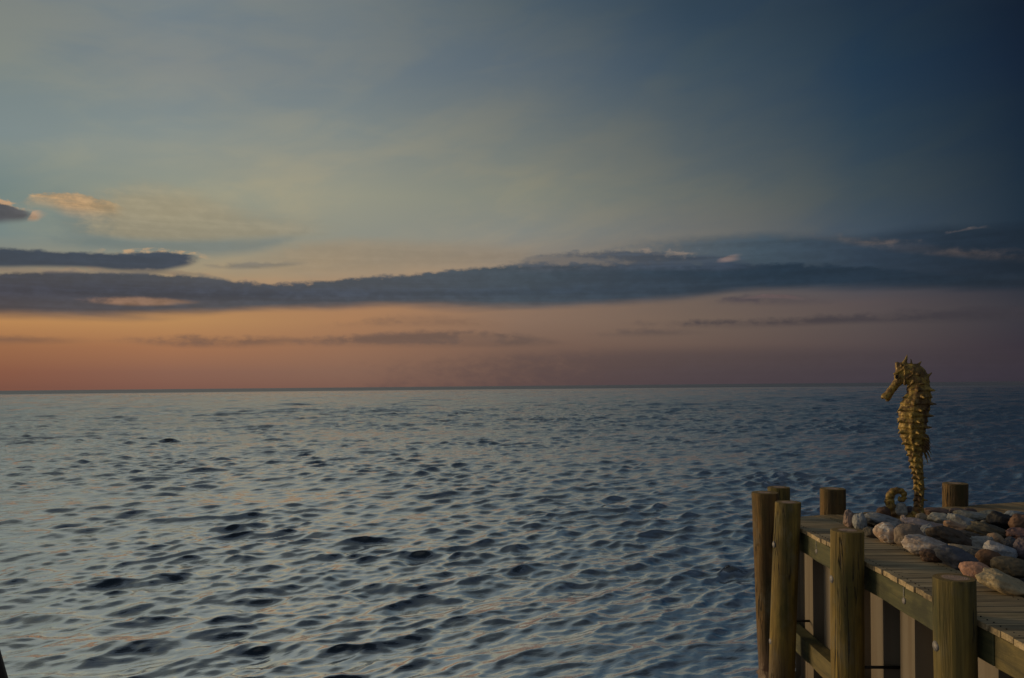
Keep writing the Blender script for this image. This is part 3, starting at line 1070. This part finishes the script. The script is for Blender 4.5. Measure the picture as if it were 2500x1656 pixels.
def pebbles():
    rs = random.Random(77)
    mb = MB()
    bm = bmesh.new(); bmesh.ops.create_icosphere(bm, subdivisions=1, radius=1)
    vv = [v.co.copy() for v in bm.verts]; ff = [[v.index for v in f.verts] for f in bm.faces]; bm.free()
    for _ in range(1500):
        x = X_IN + 0.03 + rs.random() ** 1.3 * 4.5
        ymax = INNER.y - 0.04 + (x - INNER.x) * math.tan(WA)
        y = ymax - rs.random() * (ymax - 3.6)
        r = rs.uniform(0.012, 0.04)
        sx, sy, sz = r * rs.uniform(.8, 1.5), r * rs.uniform(.7, 1.2), r * rs.uniform(.5, .9)
        a = rs.uniform(0, 6.28); ca, sa = math.cos(a), math.sin(a)
        vs = []
        for v in vv:
            q = v * rs.uniform(.85, 1.12)
            px_, py_ = q.x * sx, q.y * sy
            vs.append((x + px_ * ca - py_ * sa, y + px_ * sa + py_ * ca, -0.065 + r * 0.5 + q.z * sz))
        mb.add(vs, ff)
    m, n, p = new_mat('mixed_grit')
    v = n.node('ShaderNodeTexCoord').outputs['Object']
    c = n.ramp(n.noise(v, 9, 3), [(0.35, (0.10, 0.08, 0.065)), (0.5, (0.24, 0.21, 0.18)), (0.62, (0.15, 0.09, 0.06)), (0.7, (0.30, 0.28, 0.26))])
    n.put(p.inputs['Base Color'], c)
    p.inputs['Roughness'].default_value = 0.85
    o = mb.build('gravel', m)
    o['kind'] = 'stuff'
    o['label'] = 'small grit and chips filling the gaps between the piled stones'
    o['category'] = 'gravel'


pebbles()
mb = MB()
_y = -1.5
while _y < 8.8:
    for dx_ in (0.05, X_IN - X_OUT - 0.06):
        for dy_ in (0.032, 0.09):
            ex = rnd.uniform(-.004, .004)
            k = [(dx_ + ex + 0.0055 * math.cos(t), _y + dy_ + 0.0055 * math.sin(t)) for t in [i * 1.0472 for i in range(6)]]
            mb.prism(k, -0.002, 0.0045)
    _y += 0.132
nl = mb.build('nails', M_ROD, walk)
nl['kind'] = 'stuff'

# ------------------------------------------------------------------ rocks
def rock_mat(name, c1, c2, c3=None, vein=0.0, speck=0.0, sc=5.0, band=False):
    m, n, p = new_mat('stone_' + name)
    v = objvec(n)
    vv = n.vmul(v, (1, 1, 3.2)) if band else v
    a = n.noise(vv, sc, 6, 0.6, 0.8)
    f = n.noise(v, sc * 9, 5, 0.65)
    c = n.mix(n.rng(a, 0.36, 0.62), c1, c2)
    if c3:
        b = n.noise(n.vadd(vv, (3, 7, 1)), sc * 0.8, 4, 0.55, 0.6)
        c = n.mix(n.rng(b, 0.5, 0.62), c, c3)
    c = n.mix(n.rng(f, 0.4, 0.75, 0, 0.55), c, tuple(x * 0.45 for x in c1))
    if vein:
        w = n.noise(n.vadd(vv, (1, 2, 5)), sc * 0.7, 3, 0.5, 2.5)
        w = n.m('ABSOLUTE', n.sub(w, 0.5))
        c = n.mix(n.rng(w, 0.022, 0.004, 0, vein), c, tuple(min(0.6, x * 2.2 + 0.12) for x in c2))
    if speck:
        s = n.voronoi(v, 70)
        c = n.mix(n.rng(s, 0.25, 0.12, 0, speck), c, (0.05, 0.035, 0.02))
    n.put(p.inputs['Base Color'], c)
    p.inputs['Roughness'].default_value = 0.72
    bump(n, p, n.add(n.mul(a, 0.8), n.mul(f, 0.35)), 0.85, 0.02)
    return m


# (px centre x, y, width, height in the 5.9175x view of the rock bed; rotation deg; roundness 0..1; colours; label)
R_ = [
 (-162, 400, 160, 235, 10, .35, ((.30,.20,.17),(.20,.14,.115),(.38,.30,.26)), 'upright knobbly pinkish brown stone at the corner of the near walk', dict(vein=.4)),
 (-5, 440, 200, 230, 0, .7, ((.30,.32,.34),(.22,.24,.25),None), 'rounded pale blue grey stone beside the knobbly corner stone', {}),
 (320, 425, 600, 175, 8, .4, ((.24,.26,.29),(.13,.15,.17),(.32,.32,.32)), 'long blue grey striped slab in front of the curled tail', dict(band=True)),
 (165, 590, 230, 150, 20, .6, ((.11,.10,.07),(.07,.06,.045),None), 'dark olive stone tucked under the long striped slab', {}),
 (390, 620, 360, 270, 25, .6, ((.36,.17,.07),(.42,.33,.26),(.42,.34,.28)), 'orange and cream banded boulder at the edge of the walk', dict(vein=.8, sc=3.2)),
 (710, 660, 440, 300, 22, .85, ((.21,.16,.12),(.17,.13,.10),None), 'smooth taupe boulder overhanging the walk edge', dict(sc=4)),
 (900, 485, 600, 150, 5, .4, ((.34,.27,.25),(.25,.19,.17),(.32,.27,.30)), 'flat pinkish grey slab behind the taupe boulder', {}),
 (990, 580, 260, 210, 15, .3, ((.26,.28,.32),(.17,.19,.22),None), 'small angular bluish stone between the taupe and dark brown boulders', dict(vein=.5)),
 (1270, 655, 620, 260, 24, .45, ((.085,.055,.035),(.05,.038,.028),None), 'large dark brown angular boulder in the middle of the bed', {}),
 (960, 810, 660, 265, 14, .4, ((.44,.35,.29),(.34,.26,.22),(.46,.40,.36)), 'large bone coloured rugged boulder lying on the walk edge', dict(vein=.5, sc=4)),
 (1010, 930, 320, 180, 18, .5, ((.14,.07,.035),(.09,.045,.025),None), 'rusty brown stone wedged under the bone coloured boulder', {}),
 (1390, 965, 620, 310, 28, .5, ((.075,.085,.12),(.12,.12,.14),(.05,.06,.085)), 'slate blue boulder with a pink scar beside the walk', dict(sc=3.5)),
 (1690, 1155, 500, 225, 10, .8, ((.50,.24,.12),(.42,.23,.18),None), 'salmon pink oval stone behind the stout near post', dict(sc=6)),
 (2090, 1340, 720, 300, 26, .45, ((.46,.37,.20),(.37,.29,.16),None), 'speckled yellow cream boulder nearest the viewer', dict(speck=.5, sc=4)),
 (1560, 850, 520, 130, 8, .45, ((.30,.23,.14),(.20,.19,.16),None), 'low beige capped slab behind the slate blue boulder', {}),
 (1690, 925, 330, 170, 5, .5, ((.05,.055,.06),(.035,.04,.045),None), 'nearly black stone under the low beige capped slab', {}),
 (1730, 735, 360, 150, -6, .35, ((.34,.33,.30),(.24,.24,.23),None), 'flat grey white stone right of the dark brown boulder', {}),
 (1945, 690, 240, 160, 5, .8, ((.34,.25,.14),(.32,.19,.11),None), 'small round tan stone in the right half of the bed', {}),
 (2010, 850, 460, 210, 18, .7, ((.36,.40,.46),(.22,.26,.32),(.38,.34,.32)), 'white and pale blue boulder above the rust brown round one', dict(vein=.5)),
 (1860, 980, 380, 240, 10, .9, ((.19,.085,.028),(.14,.065,.025),None), 'smooth rust brown round stone', dict(sc=3)),
 (2190, 1100, 560, 240, 6, .7, ((.15,.11,.055),(.10,.085,.05),None), 'olive brown boulder above the speckled cream one', {}),
 (2150, 765, 260, 190, 20, .35, ((.045,.055,.075),(.03,.035,.05),None), 'blue black angular stone right of the round tan stone', {}),
 (2360, 830, 280, 280, 0, .5, ((.13,.095,.115),(.09,.07,.085),None), 'plum grey boulder at the right frame edge', {}),
 (2280, 622, 380, 165, 4, .35, ((.25,.12,.10),(.17,.09,.08),None), 'brick pink slab at the right frame edge', {}),
 (1880, 560, 610, 185, 12, .35, ((.10,.085,.05),(.065,.055,.038),None), 'long dark olive slab across the right of the bed', dict(band=True)),
 (2015, 420, 370, 215, 15, .55, ((.012,.012,.014),(.02,.02,.022),None), 'black boulder near the far walk', {}),
 (2310, 465, 300, 230, 0, .75, ((.20,.095,.045),(.14,.075,.04),None), 'brown orange boulder right of the black one', {}),
 (1165, 400, 360, 150, 6, .35, ((.40,.38,.30),(.32,.31,.28),None), 'cream white slab just right of the seahorse foot', {}),
 (1480, 430, 420, 165, 22, .35, ((.33,.35,.35),(.24,.26,.27),(.17,.18,.20)), 'speckled light grey slab in the middle of the bed', dict(speck=.4)),
 (1400, 525, 360, 170, 16, .35, ((.42,.36,.30),(.36,.20,.10),(.20,.20,.24)), 'white stone with an orange patch and a grey side', dict(sc=4)),
 (1790, 455, 100, 75, 0, .5, ((.34,.30,.22),(.26,.22,.16),None), 'tiny pale stone in front of the black boulder', {}),
 (1620, 355, 520, 130, 8, .45, ((.28,.29,.28),(.22,.20,.13),(.11,.12,.13)), 'flat grey and ochre slab near the far walk', {}),
 (1090, 290, 380, 105, 2, .5, ((.22,.13,.095),(.16,.10,.08),None), 'low reddish brown slab against the far walk', {}),
 (1400, 290, 260, 95, 0, .5, ((.17,.12,.11),(.11,.08,.08),None), 'dull brown stone against the far walk', {}),
 (1580, 285, 200, 90, 10, .5, ((.12,.075,.07),(.08,.055,.055),None), 'purplish brown stone against the far walk', {}),
 (1880, 330, 360, 110, -3, .7, ((.16,.18,.17),(.12,.135,.13),None), 'rounded grey green stone against the far walk', {}),
 (885, 375, 165, 110, 0, .85, ((.30,.25,.17),(.24,.19,.13),None), 'small round tan stone touching the seahorse foot', {}),
 (625, 405, 90, 120, 0, .6, ((.32,.25,.22),(.25,.19,.17),None), 'small upright pinkish stone left of the seahorse foot', {}),
 (745, 430, 230, 80, 2, .6, ((.26,.14,.07),(.19,.11,.06),None), 'low orange brown stone in front of the seahorse foot', {}),
 (585, 285, 210, 200, -20, .6, ((.34,.34,.31),(.22,.23,.22),None), 'white grey striated stone inside the curl of the tail', dict(band=True)),
 (705, 290, 180, 140, 0, .5, ((.13,.11,.13),(.09,.08,.10),None), 'purple grey stone between the curl and the seahorse foot', {}),
 (2300, 350, 260, 90, -6, .6, ((.10,.14,.19),(.07,.10,.14),None), 'dark blue stone below the far walk at the right edge', {}),
 (2225, 330, 300, 90, 0, .8, ((.24,.29,.35),(.20,.25,.31),None), 'smooth light blue stone below the far walk', {}),
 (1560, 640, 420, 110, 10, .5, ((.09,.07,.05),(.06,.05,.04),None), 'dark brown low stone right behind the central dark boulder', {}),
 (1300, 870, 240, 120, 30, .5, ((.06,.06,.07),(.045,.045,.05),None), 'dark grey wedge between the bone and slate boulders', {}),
]


def make_rock(i, px, py, w, h, rot, rnd_, cols_, label, kw):
    fx, fy = 2100 + px / 5.9175, 1200 + py / 5.9175
    w, h = 1.10 * w / 5.9175, 1.22 * h / 5.9175
    fy += 1.5
    zc = 0.05
    for _ in range(5):
        c = on_plane(fx, fy, zc)
        D = c.y
        hz = h * D / F
        zc = max(0.02, 0.34 * hz)
    th = math.atan2(c.x, c.y)
    W_ = w * D / F * math.cos(th)
    hz *= 1.02
    dep = min(max(0.62 * W_, hz * 0.8), hz * 2.2, 0.42)
    rs = random.Random(100 + i)
    bm = bmesh.new()
    bmesh.ops.create_icosphere(bm, subdivisions=5, radius=1.0)
    planes = []
    ncut = int(18 * (1 - rnd_)) + 3
    for _ in range(ncut):
        nv = Vector((rs.gauss(0, 1), rs.gauss(0, 1), rs.gauss(0, 1))).normalized()
        planes.append((nv, rs.uniform(0.52 + 0.32 * rnd_, 0.90)))
    off = Vector((i * 3.7, i * 1.3, i * 5.1))
    for v in bm.verts:
        p = v.co.copy()
        # boxier for the angular ones
        e = 1 - 0.5 * (1 - rnd_)
        p = Vector([math.copysign(abs(q) ** e, q) for q in p])
        p /= max(1e-6, max(p.length * (0.55 + 0.45), 1e-6)) if rnd_ > .75 else (p.length * .6 + .4)
        for nv, d in planes:
            k = p.dot(nv) - d
            if k > 0:
                p -= nv * k * (0.92 - 0.4 * rnd_)
        q = 0.20 * (1.15 - rnd_ * .7) * mnoise.noise(p * 1.5 + off) + (0.11 * (1.3 - rnd_)) * mnoise.noise(p * 3.6 + off)
        q += 0.035 * (1.3 - rnd_) * mnoise.noise(p * 9 + off) + 0.012 * (1.35 - rnd_) * mnoise.noise(p * 22 + off)
        r2 = abs(mnoise.noise(p * 2.3 + off * 2)) * 0.10 * (1 - rnd_)
        v.co = p * (1 + q - r2)
    a = math.radians(-rot)
    asp = max(1.0, W_ / hz)
    R0 = Matrix.Rotation(-a, 4, 'Y') @ Matrix.Diagonal((asp, 1, 0.9, 1))
    bmesh.ops.transform(bm, matrix=R0, verts=bm.verts)
    xs = [v.co.x for v in bm.verts]; zs = [v.co.z for v in bm.verts]; yy = [v.co.y for v in bm.verts]
    M = Matrix.Rotation(-th, 4, 'Z') @ Matrix.Diagonal((W_ / (max(xs) - min(xs)), dep / (max(yy) - min(yy)), hz / (max(zs) - min(zs)), 1))
    bmesh.ops.transform(bm, matrix=M, verts=bm.verts)
    me = bpy.data.meshes.new('rock')
    bm.to_mesh(me); bm.free()
    me.polygons.foreach_set('use_smooth', [True] * len(me.polygons))
    o = bpy.data.objects.new('rock', me)
    COL.objects.link(o)
    o.location = c + Vector((math.sin(th), math.cos(th), 0)) * dep * 0.12
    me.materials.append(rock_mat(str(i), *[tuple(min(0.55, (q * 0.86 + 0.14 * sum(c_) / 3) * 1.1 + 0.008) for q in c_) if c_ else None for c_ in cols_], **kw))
    tag(o, label, 'rock', 'loose stones piled behind the walk')
    return o


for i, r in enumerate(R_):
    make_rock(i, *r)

# ------------------------------------------------------------------ seahorse statue
def seahorse():
    m, n, p = new_mat('gilded_seahorse')
    v = n.node('ShaderNodeTexCoord').outputs['Object']
    a = n.noise(v, 6, 6, 0.65, 0.5)
    b = n.noise(v, 24, 5, 0.6)
    c = n.ramp(a, [(0.36, (0.075, 0.038, 0.014)), (0.46, (0.17, 0.105, 0.026)), (0.56, (0.36, 0.245, 0.048)), (0.68, (0.23, 0.165, 0.042))])
    c = n.mix(n.rng(b, 0.48, 0.64, 0, 0.8), c, (0.10, 0.052, 0.018))
    pt = n.node('ShaderNodeNewGeometry').outputs['Pointiness']
    n.put(p.inputs['Base Color'], c)
    n.put(p.inputs['Roughness'], n.rng(b, 0.3, 0.7, 0.42, 0.7))
    p.inputs['Metallic'].default_value = 0.15
    bump(n, p, n.add(n.mul(a, 0.5), n.mul(b, 0.5)), 0.8, 0.012)
    m2, n2, p2 = new_mat('dark_pupil')
    n2.put(p2.inputs['Base Color'], n2.mix(n2.rng(n2.noise(objvec(n2), 50, 3), .4, .7), (0.015, 0.010, 0.006), (0.03, 0.018, 0.01)))
    p2.inputs['Roughness'].default_value = 0.5

    base = on_plane(2243, 1262, 0.02)
    D = base.y
    th = math.atan2(base.x, base.y)
    s = D / F / 3.565
    sxx = s * math.cos(th)
    ox, oy = 432, 1492

    def P(x, y, d=0.0):
        return Vector(((x - ox) * sxx, d * s, (oy - y) * s))
    t = thing('seahorse_statue', 'tall golden spiny seahorse statue standing on the rock bed', 'statue', base, -th)
    mb = MB()
    R = [(330,440,172),(315,478,200),(322,505,232),(328,520,270),(335,532,310),(342,541,360),(338,548,410),(325,549,440),(298,549,480),(282,543,520),(268,534,570),(263,522,620),(264,514,670),(268,504,720),(276,498,770),(288,490,815),(306,480,860),(328,474,910),(345,471,960),(356,472,1010),(368,474,1060),(378,476,1110),(385,479,1160),(390,481,1220),(393,481,1280),(393,479,1340),(388,478,1395),(375,482,1440),(362,488,1480)]
    ringy = [262,330,400,460,518,570,620,670,718,765,812,862,912,962,1012,1062,1112,1157,1204,1252,1300,1347,1394]

    def LR(y):
        for (l0, r0, y0), (l1, r1, y1) in zip(R[:-1], R[1:]):
            if y0 <= y <= y1:
                k = (y - y0) / (y1 - y0)
                return l0 + (l1 - l0) * k, r0 + (r1 - r0) * k
        return R[-1][:2]
    seg = 40
    ys = np.arange(172, 1481, 6.0)
    vs = []; fs = []
    for y in ys:
        l, r = LR(y)
        # ridge: swell to each ring, then drop back under it
        nxt = [q for q in ringy if q >= y]
        prv = [q for q in ringy if q < y]
        k = 0.0
        if nxt and prv:
            f = (y - prv[-1]) / (nxt[0] - prv[-1])
            k = f ** 2.2
        amp = 0.085 if y > 330 else 0.05
        cxm, rx = (l + r) / 2, (r - l) / 2
        rxx = rx * (1 - amp * 0.75 + amp * k)
        ry = rx * (0.80 if y > 380 else 0.62) * (1 - amp * 0.75 + amp * k)
        for j in range(seg):
            a = 2 * math.pi * j / seg
            facet = 1 + 0.045 * math.cos(8 * a)
            vs.append(P(cxm + rxx * facet * math.cos(a), y, ry * facet * math.sin(a)))
    nr = len(ys)
    for i in range(nr - 1):
        for j in range(seg):
            k = (j + 1) % seg
            fs.append([i * seg + j, i * seg + k, (i + 1) * seg + k, (i + 1) * seg + j])
    fs.append(list(range(seg))); fs.append([(nr - 1) * seg + j for j in range(seg)][::-1])
    mb.add(vs, fs)

    def blob(x, y, d, rx, ry, rd, rot=0.0):
        bm = bmesh.new(); bmesh.ops.create_icosphere(bm, subdivisions=3, radius=1)
        vs = []
        for v in bm.verts:
            q = v.co
            xx, yy = q.x * rx, q.z * ry
            xr = xx * math.cos(rot) - yy * math.sin(rot); yr = xx * math.sin(rot) + yy * math.cos(rot)
            vs.append(P(x + xr, y - yr, d + q.y * rd))
        fs = [[v.index for v in f.verts] for f in bm.faces]
        bm.free(); mb.add(vs, fs)

    def cone(x0, y0, d0, x1, y1, d1, r0, r1=1.5, seg=10, bend=0.0):
        r1 = max(r1, 4.6)
        a, b = P(x0, y0, d0), P(x1, y1, d1)
        mid = (a + b) / 2 + Vector((0, 0, bend * s))
        mb.tube([a - (b - a) * .25, a, mid, b], [r0 * s, r0 * s, (r0 * .5 + r1 * .5) * s * .8, r1 * s], seg)
    # head
    blob(352, 255, 0, 82, 92, 50)
    blob(292, 235, 0, 54, 82, 40)
    blob(275, 285, 0, 46, 44, 46)
    blob(375, 300, 0, 52, 66, 56)
    blob(262, 195, 0, 22, 45, 28)
    # brow ridge and cheek plate ridges
    for sd in (-1, 1):
        cone(250, 250, sd * 30, 330, 205, sd * 46, 12, 10)
        cone(330, 205, sd * 46, 400, 240, sd * 50, 10, 12)
        cone(400, 240, sd * 50, 395, 330, sd * 52, 11, 9)
        cone(395, 330, sd * 52, 345, 372, sd * 38, 10, 9)
        cone(330, 215, sd * 46, 322, 350, sd * 44, 9, 8)
        cone(350, 290, sd * 54, 390, 262, sd * 66, 13, 3)
        cone(300, 190, sd * 30, 296, 165, sd * 52, 12, 3)
        # jaw
        cone(300, 320, sd * 26, 330, 350, sd * 34, 14, 12)
        blob(436, 262, sd * 44, 30, 20, 22)
        blob(468, 345, sd * 44, 42, 10, 26, 0.15)
    # snout with flared mouth
    def P3(x, y, d=0): return P(x, y, d)
    sn = [(300, 285, 44), (270, 318, 40), (238, 356, 35), (205, 397, 33), (178, 432, 35), (158, 458, 42), (146, 474, 40)]
    mb.tube([P3(x, y) for x, y, r in sn], [r * s for x, y, r in sn], 20)
    cone(205, 385, 0, 262, 318, 0, 18, 20)
    cone(170, 470, 0, 166, 498, 0, 18, 12)
    cone(132, 452, 0, 116, 470, 0, 18, 12)
    # coronet and back spines
    cone(316, 176, 0, 347, 86, 0, 27, 2.5, bend=-3)
    cone(292, 178, 0, 322, 140, 0, 18, 8)
    cone(382, 176, 0, 377, 125, 0, 12, 2)
    cone(425, 190, 0, 468, 147, 0, 20, 2.5, bend=-6)
    cone(250, 190, 0, 243, 152, 0, 14, 4)
    cone(512, 278, 0, 556, 247, 0, 24, 2.5, bend=-7)
    for y, L in ((400, 50), (518, 60), (620, 64), (718, 56), (1155, 42), (1250, 40), (1345, 40), (462, 20), (812, 44), (862, 34)):
        l, r = LR(y)
        cone(r - 12, y - 4, 0, r + L - 8, y + 1, 0, 17 if y < 900 else 13, 2.2)
    # front spines
    for y, L in ((590, 30), (650, 26), (733, 24), (800, 20), (862, 16), (912, 22), (960, 18), (1010, 26), (1075, 28), (1157, 12), (1230, 10), (1300, 10), (1360, 12)):
        l, r = LR(y)
        cone(l + 12, y - 6, 0, l - L + 8, y + 2, 0, 17 if y < 900 else 14, 3)
    # side plates: rows of blunt thorns
    for i, y in enumerate(ringy[2:]):
        l, r = LR(y)
        cxm, rx = (l + r) / 2, (r - l) / 2
        rd = rx * 0.8
        big = y < 880
        angs = (28, 62, 100, 138) if big else ((52, 100, 146) if y < 1120 else (75, 135))
        for q, ag in enumerate(angs):
            for sd in (-1, 1):
                a = math.radians(ag + (6 if i % 2 else -6))
                cx_, cd_ = math.cos(a), math.sin(a) * sd
                if big and (i + q) % 2:
                    continue
                rr = 24 if big else 16
                L = 44 if big else 26
                cone(cxm + rx * cx_ * .88, y - 8, rd * cd_ * .88, cxm + (rx + L) * cx_, y + 5, (rd + L) * cd_, rr, 2.5)
    # tail running along the stones and curling up
    tl = [(440,1440,46),(415,1475,46),(370,1505,42),(300,1510,42),(240,1492,44),(202,1448,44),(184,1398,40),(176,1352,38),(188,1310,34),(215,1282,31),(250,1272,29),(284,1278,27),(306,1298,25),(313,1328,23),(300,1353,20),(278,1361,17),(262,1350,14),(264,1332,12),(274,1326,9)]
    pts = []; rad = []
    for (x0, y0, r0), (x1, y1, r1) in zip(tl[:-1], tl[1:]):
        for k in range(5):
            f = k / 5
            pts.append(P(x0 + (x1 - x0) * f, y0 + (y1 - y0) * f)); rad.append((r0 + (r1 - r0) * f) * s * (1 + 0.09 * math.sin(len(pts) * 1.15)))
    mb.tube(pts, rad, 18)
    o = mb.build('body', m, t, smooth=True)
    rm = o.modifiers.new('remesh', 'REMESH'); rm.mode = 'VOXEL'; rm.voxel_size = 0.0062; rm.use_smooth_shade = True
    sm = o.modifiers.new('smooth', 'SMOOTH'); sm.iterations = 2; sm.factor = 0.4
    tx = bpy.data.textures.new('chisel', 'CLOUDS'); tx.noise_scale = 0.045; tx.noise_depth = 3
    dm = o.modifiers.new('rough', 'DISPLACE'); dm.texture = tx; dm.strength = 0.014; dm.mid_level = 0.5; dm.texture_coords = 'LOCAL'
    # eyes
    for sd in (-1, 1):
        e = MB()
        c0 = P(260, 280, sd * 50)
        K2 = 26
        ring = []
        for j in range(K2):
            a = 2 * math.pi * j / K2
            ring.append(c0 + Vector((math.cos(a) * 17 * sxx, sd * 3 * s, math.sin(a) * 19 * s)))
        ring.append(ring[0]); ring.append(ring[1])
        e.tube(ring, [6 * s] * len(ring), 8, cap=False)
        eo = e.build('eye', m, t, smooth=True)
        pu = MB()
        pu.tube([c0 - Vector((0, sd * 8 * s, 0)), c0 + Vector((0, sd * 1.0 * s, 0)), c0 + Vector((0, sd * 4 * s, 0))], [13 * s, 12 * s, 7 * s], 16)
        pu.build('pupil', m2, eo, smooth=True)
    # dorsal fin: fan of flat rays
    fm = MB()
    rays = [((478,770),(536,828)),((480,790),(540,862)),((478,815),(540,892)),((476,840),(538,912)),((476,862),(546,952)),((474,885),(541,1002)),((472,905),(515,1032)),((470,900),(494,985))]
    for (x0, y0), (x1, y1) in rays:
        a, b = P(x0 - 14, y0 - 10), P(x1, y1)
        mid = P((x0 + x1) / 2 + 6, (y0 + y1) / 2 - 8)
        fm.tube([a, mid, b], [9 * s, 8 * s, 1.5 * s], 8)
    web = [(470,760),(500,790),(520,830),(526,870),(520,905),(506,930),(486,950),(468,930)]
    wv = [P(x, y, 3.5) for x, y in web] + [P(x, y, -3.5) for x, y in web]
    nw = len(web)
    fm.add(wv, [list(range(nw)), list(range(nw, 2 * nw))[::-1]] + [[i, (i + 1) % nw, (i + 1) % nw + nw, i + nw] for i in range(nw)])
    fm.build('dorsal_fin', m, t, smooth=False)


seahorse()

# brown stone added in place of the shadow side of the tail's thick base
make_rock(60, 335, 330, 190, 190, -15, .75, ((.10,.045,.025),(.07,.035,.02),None), 'rusty dark stone added for the shaded outer side of the curled tail base', {})
